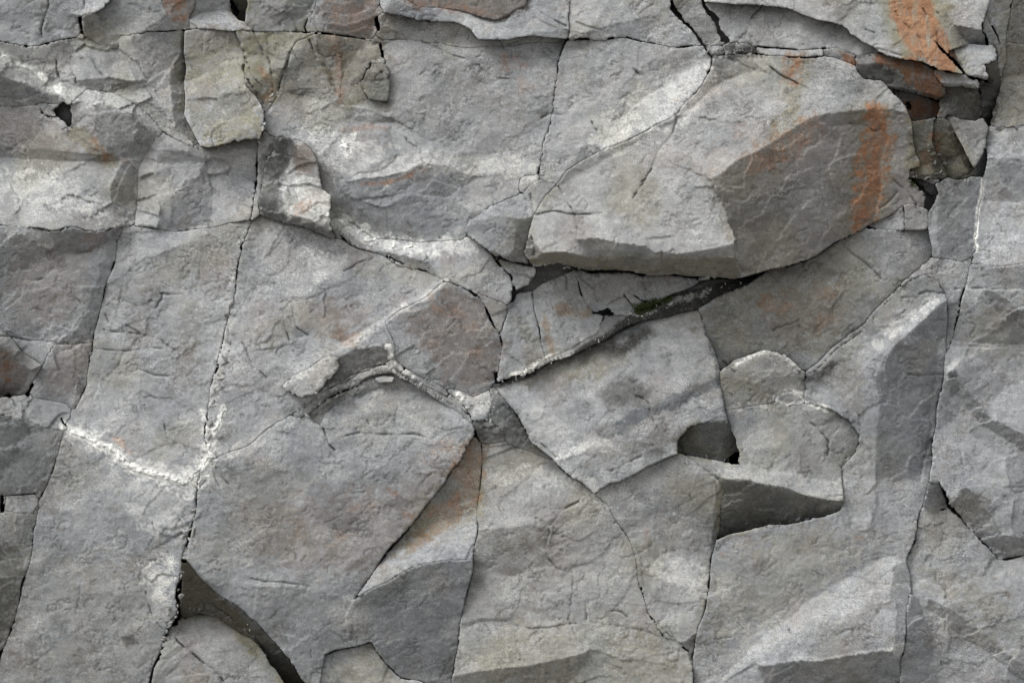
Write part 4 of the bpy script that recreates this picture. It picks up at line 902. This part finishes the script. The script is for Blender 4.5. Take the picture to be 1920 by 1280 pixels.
# ---------------------------------------------------------------- materials
def rock_material(name, grit=1.0, bump=1.0):
    m = bpy.data.materials.new(name)
    m.use_nodes = True
    nt = m.node_tree
    N, L = nt.nodes, nt.links
    bs = N["Principled BSDF"]
    tc = N.new("ShaderNodeNewGeometry")
    def noise(scale, detail=2.0, rough=.6, dist=0.0, stretch=None):
        n = N.new("ShaderNodeTexNoise")
        n.inputs["Scale"].default_value = scale
        n.inputs["Detail"].default_value = detail
        n.inputs["Roughness"].default_value = rough
        n.inputs["Distortion"].default_value = dist
        if stretch:
            mp = N.new("ShaderNodeMapping")
            mp.inputs["Rotation"].default_value = (0, math.radians(-26), 0)
            mp.inputs["Scale"].default_value = stretch
            L.new(tc.outputs["Position"], mp.inputs["Vector"]); L.new(mp.outputs[0], n.inputs["Vector"])
        else:
            L.new(tc.outputs["Position"], n.inputs["Vector"])
        return n.outputs["Fac"]
    def rng(v, a, b, c, d):
        n = N.new("ShaderNodeMapRange")
        for k, x in zip(("From Min", "From Max", "To Min", "To Max"), (a, b, c, d)):
            n.inputs[k].default_value = x
        L.new(v, n.inputs["Value"])
        return n.outputs[0]
    def math_(op, a, b):
        n = N.new("ShaderNodeMath"); n.operation = op
        for k, x in enumerate((a, b)):
            if isinstance(x, (int, float)): n.inputs[k].default_value = x
            else: L.new(x, n.inputs[k])
        return n.outputs[0]
    def mix(f, a, b, mode='MIX'):
        n = N.new("ShaderNodeMix"); n.data_type = 'RGBA'; n.blend_type = mode
        for k, x in ((0, f), (6, a), (7, b)):
            if isinstance(x, (int, float)): n.inputs[k].default_value = x
            elif isinstance(x, tuple): n.inputs[k].default_value = (*x, 1)
            else: L.new(x, n.inputs[k])
        return n.outputs[2]
    def attr(name):
        n = N.new("ShaderNodeAttribute"); n.attribute_name = name
        s = N.new("ShaderNodeSeparateColor"); L.new(n.outputs["Color"], s.inputs[0])
        return s.outputs[0], s.outputs[1], s.outputs[2], n.outputs["Alpha"]
    rust, white, dark, olive = attr("stain_shade_a")
    brown, blue, moss, tone = attr("stain_shade_b")
    grain = noise(115, 3, .75)
    grain2 = noise(38, 3, .7, 0, (1, 1, 2.2))
    mott = noise(7, 4, .65, .4, (.7, 1, 1.5))
    col = mix(rng(mott, .3, .7, 0, 1), (.236, .242, .249), (.340, .344, .348))
    def broken(v, k=1.0):          # a mask that frays with the grain
        return math_('MULTIPLY', v, rng(math_('ADD', grain, grain2), .7, 1.25, 1.25 - .55 * k, .75 + .55 * k))
    col = mix(broken(olive), col, (.195, .182, .118))
    col = mix(broken(blue), col, (.165, .180, .192))
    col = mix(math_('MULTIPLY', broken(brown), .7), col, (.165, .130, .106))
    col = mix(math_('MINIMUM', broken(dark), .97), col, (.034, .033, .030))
    col = mix(math_('MINIMUM', broken(white, .8), .9), col, (.74, .74, .70))
    col = mix(math_('MINIMUM', broken(rust, .6), .84), col, mix(rng(mott, .35, .65, 0, 1), (.222, .097, .048), (.290, .148, .075)))
    col = mix(moss, col, (.030, .042, .010))
    g = math_('ADD', rng(grain, .3, .7, -.40 * grit, .40 * grit), rng(grain2, .3, .7, -.20 * grit, .20 * grit))
    vary = rng(noise(1.7, 3, .6), .35, .65, .35, 1.35)           # coarse crystals here, fine skin there
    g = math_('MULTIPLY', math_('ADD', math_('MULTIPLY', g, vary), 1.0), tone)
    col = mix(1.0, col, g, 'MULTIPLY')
    lich = noise(15, 8, .75, .2, (.85, 1, 1.2))
    blot = noise(31, 4, .6, .5)
    strk = noise(22, 3, .6, .2, (.22, 1, 1.8))
    g2 = math_('ADD', math_('ADD', rng(lich, .42, .58, .90, 1.09), rng(blot, .45, .60, -.04, .05)), rng(strk, .4, .6, -.035, .035))
    col = mix(1.0, col, g2, 'MULTIPLY')
    # dark mineral flecks
    fl = noise(150, 1, .5)
    col = mix(rng(fl, .66, .72, 0, .55 * grit), col, (.06, .06, .06))
    fl2 = noise(125, 1, .5, .4)
    col = mix(rng(fl2, .655, .72, 0, .28 * grit), col, (.55, .55, .54))
    L.new(col, bs.inputs["Base Color"])
    bs.inputs["Roughness"].default_value = .88
    bs.inputs["Specular IOR Level"].default_value = .22
    hgt = math_('ADD', math_('MULTIPLY', noise(26, 5, .72, .3, (.8, 1, 1.9)), .0024), math_('MULTIPLY', grain, .0026))
    bp = N.new("ShaderNodeBump")
    L.new(math_('MULTIPLY', vary, .62 * bump), bp.inputs["Strength"])
    bp.inputs["Distance"].default_value = 1.0
    L.new(hgt, bp.inputs["Height"])
    L.new(bp.outputs[0], bs.inputs["Normal"])
    return m
ROCK = rock_material("weathered_rock")

# ---------------------------------------------------------------- meshes
def place(px, py, hh):
    """sheet position and height above the sheet to metres; what lies nearer shrinks towards the axis as it does for the eye"""
    f = (D - hh) / D
    return np.stack([(px - 960) * f * K, -hh * K, ZC + (640 - py) * f * K], -1)

def link_mesh(name, co, quads, tris, cols, mat, smooth=True):
    me = bpy.data.meshes.new(name)
    nq, nt_ = len(quads), len(tris)
    me.vertices.add(len(co)); me.vertices.foreach_set("co", np.ascontiguousarray(co, np.float32).ravel())
    li = np.concatenate([np.asarray(quads, np.int32).ravel(), np.asarray(tris, np.int32).ravel()])
    me.loops.add(len(li)); me.loops.foreach_set("vertex_index", li)
    me.polygons.add(nq + nt_)
    me.polygons.foreach_set("loop_start", np.r_[np.arange(nq) * 4, nq * 4 + np.arange(nt_) * 3].astype(np.int32))
    me.polygons.foreach_set("loop_total", np.r_[np.full(nq, 4), np.full(nt_, 3)].astype(np.int32))
    me.polygons.foreach_set("use_smooth", np.full(nq + nt_, smooth))
    for k, c in cols.items():
        at = me.color_attributes.new(k, 'FLOAT_COLOR', 'POINT')
        at.data.foreach_set("color", np.ascontiguousarray(c, np.float32).ravel())
    me.materials.append(mat)
    me.update(calc_edges=True)
    me.validate()
    o = bpy.data.objects.new(name, me)
    sc.collection.objects.link(o)
    return o

GAP = np.clip(-.45 + .4 * field(41, 45) + .25 * field(42, 10), .0, 1.0)
THICK = 75.0
# coarse sheet relief smoothed over the joints, for blocks that need a floor
def block_mesh(i):
    kind, label = R[i][0], R[i][1]
    js, is_ = np.where(LAB == i)
    if len(js) == 0:
        return None
    j0, j1, i0, i1 = max(js.min() - 2, 0), min(js.max() + 3, NY), max(is_.min() - 2, 0), min(is_.max() + 3, NX)
    w = (slice(j0, j1), slice(i0, i1))
    own = LAB[w] == i
    sd = np.where(own, DIST[w], -DIST[w]) - GAP[w]
    keep = own & (sd > 0)
    quad = keep[:-1, :-1] & keep[1:, :-1] & keep[:-1, 1:] & keep[1:, 1:]
    if quad.sum() < 3:
        return None
    used = np.zeros(keep.shape, bool)
    used[:-1, :-1] |= quad; used[1:, :-1] |= quad; used[:-1, 1:] |= quad; used[1:, 1:] |= quad
    idx = np.full(keep.shape, -1, np.int32)
    idx[used] = np.arange(used.sum())
    full = np.zeros(keep.shape, np.int32)
    full[:-1, :-1] += quad; full[1:, :-1] += quad; full[:-1, 1:] += quad; full[1:, 1:] += quad
    rim = used & (full < 4)
    gy_, gx_ = np.gradient(np.clip(sd, -8, 8), S)
    gl = np.hypot(gx_, gy_) + 1e-6
    mv = np.where(rim, np.clip(sd, 0, 1.6 * S), 0)
    onsheet = (GX[w] > X0 + 3) & (GX[w] < X1 - 3) & (GY[w] > Y0 + 3) & (GY[w] < Y1 - 3)
    mv = mv * onsheet
    px = (GX[w] - mv * gx_ / gl)[used]; py = (GY[w] - mv * gy_ / gl)[used]
    hh = H[w][used]
    a, b, c, d = idx[:-1, :-1][quad], idx[1:, :-1][quad], idx[1:, 1:][quad], idx[:-1, 1:][quad]
    quads = np.stack([a, b, c, d], 1)
    # open edges
    e = np.concatenate([quads[:, [0, 1]], quads[:, [1, 2]], quads[:, [2, 3]], quads[:, [3, 0]]])
    n = int(used.sum())
    key = e[:, 0].astype(np.int64) * n + e[:, 1]
    rev = e[:, 1].astype(np.int64) * n + e[:, 0]
    ed = e[~np.isin(key, rev)]
    bv = np.unique(ed)
    nb = len(bv)
    low = float(np.percentile(hh, 3)) - 28
    rem = np.full(n, -1, np.int32); rem[bv] = np.arange(nb)
    rng_ = np.random.default_rng(i)
    co = [place(px, py, hh)]
    d1 = np.minimum(hh[bv] - 7 - 5 * rng_.random(nb), hh[bv] - 3)
    back = np.minimum(low, hh[bv] - 20)
    cx, cy = px.mean(), py.mean()
    jit = lambda s: s * rng_.standard_normal(nb)
    co.append(place(px[bv] + jit(.4), py[bv] + jit(.4), d1))
    co.append(place(px[bv], py[bv], back))
    co.append(place(np.array([cx]), np.array([cy]), np.array([back.min()])))
    A, B = rem[ed[:, 0]], rem[ed[:, 1]]
    q1 = np.stack([ed[:, 1], ed[:, 0], n + A, n + B], 1)
    q2 = np.stack([n + B, n + A, n + nb + A, n + nb + B], 1)
    tris = np.stack([n + nb + B, n + nb + A, np.full(len(A), n + 2 * nb)], 1)
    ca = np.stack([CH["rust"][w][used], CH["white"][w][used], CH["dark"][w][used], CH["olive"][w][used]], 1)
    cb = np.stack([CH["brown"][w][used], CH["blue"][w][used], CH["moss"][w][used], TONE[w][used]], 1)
    ext = lambda c: np.concatenate([c, c[bv], c[bv], c[bv[:1]]])
    o = link_mesh(kind, np.concatenate(co), np.concatenate([quads, q1, q2]), tris, {"stain_shade_a": ext(ca), "stain_shade_b": ext(cb)}, ROCK)
    return o

GROUPS = {"rock_slab": "large slabs of the cliff face", "rock_block": "jointed blocks of the cliff face", "rock_flake": "thin flakes on the cliff face", "rock_ledge": "stepped ledges on the cliff face"}
CAT = {"rock_slab": "rock slab", "rock_block": "rock", "rock_flake": "rock flake", "rock_ledge": "rock ledge", "mineral_crust": "mineral crust", "soil_strip": "soil", "rock": "stone"}
made = {}
for i in range(NB):
    o = block_mesh(i)
    if o is None:
        print("EMPTY", R[i][1]); continue
    o["kind"] = "thing"; o["label"] = R[i][1]; o["category"] = CAT[R[i][0]]
    if R[i][0] in GROUPS: o["group"] = GROUPS[R[i][0]]
    made[i] = o

# ---------------------------------------------------------------- bedrock behind the joints, cliff beyond the frame, quarry floor
def value_noise(x, z, seed):
    r = np.random.default_rng(seed)
    t = r.random((64, 64))
    xi, zi = np.floor(x).astype(int), np.floor(z).astype(int)
    fx, fz = x - xi, z - zi
    fx, fz = fx * fx * (3 - 2 * fx), fz * fz * (3 - 2 * fz)
    g = lambda a, b: t[b % 64, a % 64]
    return (g(xi, zi) * (1 - fx) + g(xi + 1, zi) * fx) * (1 - fz) + (g(xi, zi + 1) * (1 - fx) + g(xi + 1, zi + 1) * fx) * fz

def sheet(name, xs, ys, hfun, dark, mat):
    gx, gy = np.meshgrid(xs, ys)
    ny, nx = gx.shape
    hh = hfun(gx, gy)
    co = place(gx.ravel(), gy.ravel(), hh.ravel())
    idx = np.arange(ny * nx).reshape(ny, nx)
    q = np.stack([idx[:-1, :-1].ravel(), idx[1:, :-1].ravel(), idx[1:, 1:].ravel(), idx[:-1, 1:].ravel()], 1)
    n = ny * nx
    ca = np.zeros((n, 4)); ca[:, 2] = dark(gx, gy).ravel()
    cb = np.zeros((n, 4)); cb[:, 3] = .9
    return link_mesh(name, co, q, np.zeros((0, 3), int), {"stain_shade_a": ca, "stain_shade_b": cb}, mat)

bk = 20
nyb, nxb = NY // bk, NX // bk
HB = np.where(LAB >= 0, H, 1e3)[:nyb * bk, :nxb * bk].reshape(nyb, bk, nxb, bk).min((1, 3))
HB = np.minimum(HB, 0)
for _ in range(2):
    HB = np.minimum.reduce([np.roll(np.roll(HB, a, 0), b, 1) for a in (-1, 0, 1) for b in (-1, 0, 1)])
for _ in range(3):
    HB = sum(np.roll(np.roll(HB, a, 0), b, 1) for a in (-1, 0, 1) for b in (-1, 0, 1)) / 9
def bed_h(x, y):
    u = np.clip((y - Y0) / S / bk - .5, 0, nyb - 1.001); v = np.clip((x - X0) / S / bk - .5, 0, nxb - 1.001)
    j, i = u.astype(int), v.astype(int); u, v = u - j, v - i
    h_ = (HB[j, i] * (1 - u) + HB[j + 1, i] * u) * (1 - v) + (HB[j, i + 1] * (1 - u) + HB[j + 1, i + 1] * u) * v
    h_ = h_ - 26 + 8 * value_noise(x / 60, y / 60, 1) + 4 * value_noise(x / 15, y / 15, 2)
    for cx, cy, r, dz in [(1030, 520, 70, 26), (118, 215, 40, 30), (1735, 370, 40, 25), (448, 14, 30, 25)]:
        h_ += dz * np.exp(-((x - cx) ** 2 + (y - cy) ** 2) / r ** 2)
    return h_
bed = sheet("cliff_bedrock", np.arange(-70, 1991, 8.0), np.arange(-70, 1351, 8.0), bed_h, lambda x, y: .45 + .45 * value_noise(x / 30, y / 30, 8), ROCK)
bed["kind"] = "structure"
rgo = np.random.default_rng(55)
no = 420
ox, oy = rgo.uniform(-3500, 5400, no), rgo.uniform(-2000, 1900, no)
oa, ob, oh = .14 * rgo.standard_normal(no), .04 + .14 * rgo.standard_normal(no), 9 * rgo.standard_normal(no)
ou, ov = (ox * ca_ + oy * sa_) / 1.5, -ox * sa_ + oy * ca_
def plates(x, y):
    wx_ = x + 26 * value_noise(x / 60, y / 60, 11) ; wy_ = y + 26 * value_noise(x / 60, y / 60, 12)
    u, v = (wx_ * ca_ + wy_ * sa_) / 1.5, -wx_ * sa_ + wy_ * ca_
    near = np.zeros(x.shape, int); gap_ = np.zeros(x.shape)
    for j in range(x.shape[0]):
        d_ = (u[j][:, None] - ou) ** 2 + (v[j][:, None] - ov) ** 2
        near[j] = d_.argmin(1)
        d_ = np.sqrt(np.partition(d_, 1, 1)[:, :2]); gap_[j] = d_[:, 1] - d_[:, 0]
    return near, gap_
def outer_h(x, y):
    out = np.maximum(np.maximum(X0 - x, x - X1), np.maximum(Y0 - y, y - Y1))
    k, g_ = plates(x, y)
    v = oh[k] + oa[k] * (x - ox[k]) + ob[k] * (y - oy[k]) + 10 * value_noise(x / 50, y / 50, 5) - 9 * np.exp(-(g_ / 10) ** 2)
    near_frame = np.exp(-np.maximum(out, 0) / 70)
    v = np.clip(v, -70, 70) * (1 - .8 * near_frame)
    return np.where(out > 0, v - .05 * np.maximum(0, Y0 - y), -230)
def ax(a, b, lo, hi):
    return np.unique(np.r_[np.arange(a, lo - 400, 24.0), np.arange(lo - 400, lo, 8.0), lo, np.linspace(lo + 30, hi - 30, 40), hi, np.arange(hi, hi + 400, 8.0), np.arange(hi + 400, b, 24.0)])
cliff = sheet("cliff_beyond", ax(-3400, 5300, X0 - 1, X1 + 1), ax(-1900, 1800, Y0 - 1, Y1 + 1), outer_h, lambda x, y: .25 * value_noise(x / 90, y / 90, 6), ROCK)
cliff["kind"] = "structure"

gm = bpy.data.materials.new("quarry_gravel"); gm.use_nodes = True
gn = gm.node_tree.nodes; gl_ = gm.node_tree.links
tx = gn.new("ShaderNodeTexNoise"); tx.inputs["Scale"].default_value = 9; tx.inputs["Detail"].default_value = 8
rp = gn.new("ShaderNodeValToRGB")
rp.color_ramp.elements[0].color = (.12, .115, .105, 1); rp.color_ramp.elements[1].color = (.30, .29, .27, 1)
gc = gn.new("ShaderNodeTexCoord")
gl_.new(gc.outputs["Object"], tx.inputs["Vector"]); gl_.new(tx.outputs["Fac"], rp.inputs[0])
gl_.new(rp.outputs[0], gn["Principled BSDF"].inputs["Base Color"]); gn["Principled BSDF"].inputs["Roughness"].default_value = .95
gme = bpy.data.meshes.new("ground")
gme.from_pydata([(-600, -900, 0), (600, -900, 0), (600, 1.5, 0), (-600, 1.5, 0)], [], [(0, 1, 2, 3)])
gme.materials.append(gm)
ground = bpy.data.objects.new("ground", gme); sc.collection.objects.link(ground)
ground["kind"] = "structure"

# ---------------------------------------------------------------- white mineral crusts that sit on the rock, each a part of the block it grows on
def crust(label, thick, brk, hw, line, cover=None):
    p = pts(line)
    pad = (hw or 0) + 12
    w = window(p, pad)
    d = sdf(p, w) if hw is None else hw - seg_dist(p, QX[w], QY[w], False)
    d = d + brk * brk1[w] + .5 * brk * n3[w]
    ok = (d > 0) & (LAB[w] >= 0)
    if cover:
        ok &= n2[w] < cover
    quad = ok[:-1, :-1] & ok[1:, :-1] & ok[:-1, 1:] & ok[1:, 1:]
    used = np.zeros(ok.shape, bool)
    used[:-1, :-1] |= quad; used[1:, :-1] |= quad; used[:-1, 1:] |= quad; used[1:, 1:] |= quad
    full = np.zeros(ok.shape, int)
    full[:-1, :-1] += quad; full[1:, :-1] += quad; full[:-1, 1:] += quad; full[1:, 1:] += quad
    rimm = used & (full < 4)
    lump = thick * (.55 + .45 * np.tanh(1.2 * field(51, 9)[w])) * sstep(-1, 5, d)
    hh = np.where(rimm, H[w] - 1.5, H[w] + 1.0 + lump)
    comp = np.where(quad, np.arange(quad.size).reshape(quad.shape) + 1, 0)
    while True:                                           # each separate piece of crust is a part of its own
        c2 = np.pad(comp, 1)
        c2 = np.maximum.reduce([c2[1:-1, 1:-1], c2[:-2, 1:-1], c2[2:, 1:-1], c2[1:-1, :-2], c2[1:-1, 2:], c2[:-2, :-2], c2[2:, 2:], c2[:-2, 2:], c2[2:, :-2]]) * quad
        if (c2 == comp).all():
            break
        comp = c2
    for k in np.unique(comp[comp > 0]):
        qk = comp == k
        if qk.sum() < 10:
            continue
        uk = np.zeros(ok.shape, bool)
        uk[:-1, :-1] |= qk; uk[1:, :-1] |= qk; uk[:-1, 1:] |= qk; uk[1:, 1:] |= qk
        idx = np.full(ok.shape, -1, int); idx[uk] = np.arange(uk.sum())
        q = np.stack([idx[:-1, :-1][qk], idx[1:, :-1][qk], idx[1:, 1:][qk], idx[:-1, 1:][qk]], 1)
        n = int(uk.sum())
        ca = np.zeros((n, 4)); ca[:, 1] = .97 - .35 * np.clip(-lump[uk] / thick + .5, 0, 1)
        cb = np.zeros((n, 4)); cb[:, 3] = 1.02
        o = link_mesh("mineral_crust", place(GX[w][uk], GY[w][uk], hh[uk]), q, np.zeros((0, 3), int), {"stain_shade_a": ca, "stain_shade_b": cb}, ROCK)
        labs = LAB[w][uk]
        o.parent = made[int(np.bincount(labs[labs >= 0]).argmax())]
        o["label"] = label
crust("thick white crust along the slanting joint", 2.6, 1.6, 6.6, "122,804 160,819 190,836 235,862 290,888 328,902 352,908")
crust("white crust rising up the steep joint", 2.4, 1.8, 5.0, "352,906 368,892 381,864 394,832")
crust("white crust fringe", 2.4, 2.2, 3.6, "394,832 402,806 412,784 420,765")
crust("white crust fringe", 2.4, 2.2, 3.4, "379,770 386,795 390,822")
crust("white crumbly crust along the upper edge", 2.6, 4.6, 7.0, "624,405 650,425 676,442 700,454", .5)
crust("white crumbly crust along the upper edge", 2.6, 5.2, 8.0, "700,456 730,463 760,464 800,470", .45)
crust("thin white crust", 2.0, 4.0, 4.0, "800,470 830,462 868,460", .2)
crust("white crust patch", 2.0, 4.5, None, "634,264 652,256 668,254 672,270 660,284 648,290 638,280", .15)
crust("white crust flecks", 2.0, 4.5, 5.5, "852,740 872,752 893,775", .4)
crust("white crust flecks", 2.0, 5.0, 7, "880,762 905,748 922,742", .1)
crust("white rim", 1.6, .9, 2.6, "1458,752 1453,744 1464,733 1482,729 1500,738 1508,752")
crust("white rim", 1.6, .9, 2.2, "1453,749 1480,757 1502,760")
crust("white rim", 1.6, 1.4, 2.6, "1506,757 1535,763 1560,774")
crust("white rim", 1.4, 1.6, 2.4, "1386,681 1410,669 1434,664")
crust("white crust streak", 1.6, 3.4, 4.5, "-50,74 0,97 30,114 60,131", 1.0)

crust("white thread of crust", 1.4, 1.0, 2.2, "438,1146 462,1160 470,1184 486,1194")
crust("white thread of crust", 1.4, 1.0, 2.0, "486,1194 515,1206 528,1226")

# ---------------------------------------------------------------- loose chips wedged in the joints
def hull(seed, r):
    rg = np.random.default_rng(seed)
    v = rg.standard_normal((11, 3)); v /= np.linalg.norm(v, axis=1)[:, None]
    v *= (.75 + .35 * rg.random((11, 1))) * r * np.array([1.5, .55, .7])
    me = bpy.data.meshes.new("chip_hull")
    me.from_pydata([tuple(x) for x in v], [], [])
    import bmesh
    bm = bmesh.new(); bm.from_mesh(me)
    res = bmesh.ops.convex_hull(bm, input=bm.verts)
    bmesh.ops.delete(bm, geom=[g for g in res["geom_interior"] if isinstance(g, bmesh.types.BMVert)], context='VERTS')
    bmesh.ops.bevel(bm, geom=bm.edges[:], offset=r * .09, segments=1, affect='EDGES')
    bmesh.ops.triangulate(bm, faces=bm.faces[:])
    bm.verts.ensure_lookup_table(); bm.verts.index_update()
    co = np.array([x.co[:] for x in bm.verts]); f = np.array([[x.index for x in g.verts] for g in bm.faces])
    bm.free(); bpy.data.meshes.remove(me)
    return co, f
chip_seed = 1000
def chips(name, label, group, n, line, spread, rmin, rmax, white, tone, lift=0.0, dark=0.0):
    global chip_seed
    p = pts(line)
    seg = np.r_[0, np.cumsum(np.hypot(*np.diff(p, axis=0).T))]
    rg = np.random.default_rng(chip_seed)
    for k in range(n):
        chip_seed += 1
        t = seg[-1] * (k + rg.random()) / n
        x = np.interp(t, seg, p[:, 0]) + spread * rg.standard_normal()
        y = np.interp(t, seg, p[:, 1]) + spread * rg.standard_normal()
        r = rmin + (rmax - rmin) * rg.random() ** 2
        j, i = int((y - Y0) / S), int((x - X0) / S)
        sl = (slice(max(j - 3, 0), j + 4), slice(max(i - 3, 0), i + 4))
        ok = LAB[sl] >= 0
        h0 = (np.median(H[sl][ok]) if ok.any() else -40.0) + lift
        if not ok[ok.shape[0] // 2, ok.shape[1] // 2]:
            h0 -= 5
        co, f = hull(chip_seed, r)
        a = rg.random() * 6.28
        c, s = math.cos(a), math.sin(a)
        px_ = x + co[:, 0] * c - co[:, 2] * s; py_ = y + co[:, 0] * s + co[:, 2] * c
        w3 = place(px_, py_, h0 + co[:, 1])
        ctr = w3.mean(0)
        m = len(co)
        ca = np.zeros((m, 4)); ca[:, 1] = white * rg.random(); ca[:, 3] = .4 * rg.random(); ca[:, 2] = dark * rg.random()
        cb = np.zeros((m, 4)); cb[:, 3] = tone * (.8 + .4 * rg.random()); cb[:, 0] = .3 * rg.random()
        o = link_mesh(name, w3 - ctr, np.zeros((0, 4), int), f, {"stain_shade_a": ca, "stain_shade_b": cb}, ROCK, smooth=False)
        o.location = ctr
        o["kind"] = "thing"; o["label"] = label; o["category"] = "rock chip"; o["group"] = group
chips("rock_chip", "pale angular chip wedged in the long steep joint beside the broad pale slab", "chips in the upper half of the long steep joint", 34, "446,470 440,520 432,580 425,640 416,680 404,730 396,780 392,815", 5.0, 3.0, 9.5, .35, .95, .8)
chips("rock_chip", "grey chip wedged in the long steep joint beside the smooth lower left slab", "chips in the lower half of the long steep joint", 32, "378,885 370,930 362,975 354,1010 346,1050 336,1100 330,1150 316,1185 302,1215", 5.0, 3.0, 9.5, .2, .92, .8)
chips("rock_chip", "yellowish chip at the head of the long steep joint", "chips at the head of the long steep joint", 16, "520,170 506,200 497,225 490,250 484,290", 3.4, 2.0, 5.5, .3, .95)
chips("rock_chip", "grey grit stone heaped where the steep crack meets the overhanging block", "grit heap at the foot of the steep crack", 26, "1012,318 1030,308 1046,300 1030,322 1014,330", 5.5, 1.6, 4.6, .4, .85)
chips("rock_chip", "pale grit stone lying on the dark soil under the overhang", "grit on the dark soil strip", 44, "946,712 1024,684 1110,646 1180,600 1250,574 1330,548 1400,524", 4.5, 1.4, 4.2, .8, .95, 1.0)
chips("rock_chip", "dark grit stone in the black hollow under the overhang", "grit in the black hollow", 22, "1010,520 1050,508 1085,503 1120,506", 5, 1.6, 4.4, .3, .6, 2.0)
chips("rock_chip", "rough dark stone in the crack under the streaked slab", "stones in the upper right crack", 20, "1330,100 1365,94 1412,97", 4, 1.6, 4.5, .3, .7, 1.0)
chips("rock_chip", "crusted chip in the middle joint above the dark wedge", "chips in the middle joint", 22, "850,742 880,765 905,755 925,748 925,775 900,790", 4.5, 1.8, 5.5, .9, .95)
chips("rock_chip", "small chip in the dark upright slot near the top left slab", "chips in the top left slot", 5, "148,48 154,66", 2, 2, 4.5, .2, .8, 4.0)
chips("rock_chip", "thin chip in the level joint at the left edge", "chips in the left level joint", 20, "20,424 90,430 160,431 230,433 290,431", 1.8, 1.4, 4.0, .2, .85)
chips("rock_chip", "pale chip below the blue grey block left of the overhang", "chips along the crumbly blue joint", 16, "690,468 740,480 790,492 840,518 900,552 930,590", 3, 1.5, 4.5, .5, .95)
chips("rock_chip", "olive chip fallen beside the mottled knob at right", "chips beside the mottled knob", 14, "1708,320 1740,338 1770,320 1740,280", 6, 2, 6, .1, .62, 3.0)

chips("rock_chip", "olive chip lying in the dark hollow at the lower left", "chips in the lower left hollow", 16, "345,1140 380,1140 430,1160 480,1195", 4, 2.5, 8, .1, .5, 1.0, .5)
chips("rock_chip", "dark chip lying in the triangular hollow at right", "chips in the triangular hollow", 14, "1352,1000 1400,988 1460,980 1520,972", 3, 2, 7, .1, .6, 1.0, .4)
chips("rock_chip", "dark chip lying in the niche under the large light block", "chips in the niche", 9, "1275,845 1320,855 1370,862", 3, 2, 6, .1, .6, 1.0, .4)
chips("rock_chip", "thin grey splinter caught on the curved layers left of centre", "splinters on the curved layers", 18, "570,772 620,742 680,704 735,690 790,722 850,765", 4, 2, 7, .3, .95, 1.0)

# ---------------------------------------------------------------- moss
rg = np.random.default_rng(77)
V, F = [], []
for _ in range(900):
    t = rg.random()
    x = np.interp(t, [0, .25, .5, .75, 1], [1190, 1206, 1224, 1238, 1262]) + 5 * rg.standard_normal()
    y = np.interp(t, [0, .25, .5, .75, 1], [583, 576, 569, 567, 558]) + (4.5 - 2 * t) * rg.standard_normal()
    if _ > 820:
        x, y = 1711 + 3 * rg.standard_normal(), 344 + 2.5 * rg.standard_normal()
    j, i = int((y - Y0) / S), int((x - X0) / S)
    h0 = float(H[j, i]) if LAB[j, i] >= 0 else -30.0
    b = place(np.array([x]), np.array([y]), np.array([h0 + 1]))[0]
    d = rg.standard_normal(3); d[1] = -abs(d[1]) - .4; d[2] += .5; d /= np.linalg.norm(d)
    s = np.cross(d, rg.standard_normal(3)); s /= np.linalg.norm(s) + 1e-9
    L_ = K * (2.2 + 2.8 * rg.random()); wd = L_ * .28
    k = len(V)
    V += [tuple(b - s * wd), tuple(b + s * wd), tuple(b + d * L_)]; F.append((k, k + 1, k + 2))
mm = bpy.data.materials.new("moss_green"); mm.use_nodes = True
bsd = mm.node_tree.nodes["Principled BSDF"]
nz = mm.node_tree.nodes.new("ShaderNodeTexNoise"); nz.inputs["Scale"].default_value = 60
cr = mm.node_tree.nodes.new("ShaderNodeValToRGB")
cr.color_ramp.elements[0].color = (.018, .028, .006, 1); cr.color_ramp.elements[1].color = (.07, .095, .02, 1)
mm.node_tree.links.new(nz.outputs["Fac"], cr.inputs[0]); mm.node_tree.links.new(cr.outputs[0], bsd.inputs["Base Color"])
bsd.inputs["Roughness"].default_value = .9
me = bpy.data.meshes.new("moss"); me.from_pydata(V, [], F); me.materials.append(mm)
o = bpy.data.objects.new("moss", me); sc.collection.objects.link(o)
o["kind"] = "stuff"; o["label"] = "small cushion of dark green moss on the soil under the overhang"; o["category"] = "moss"
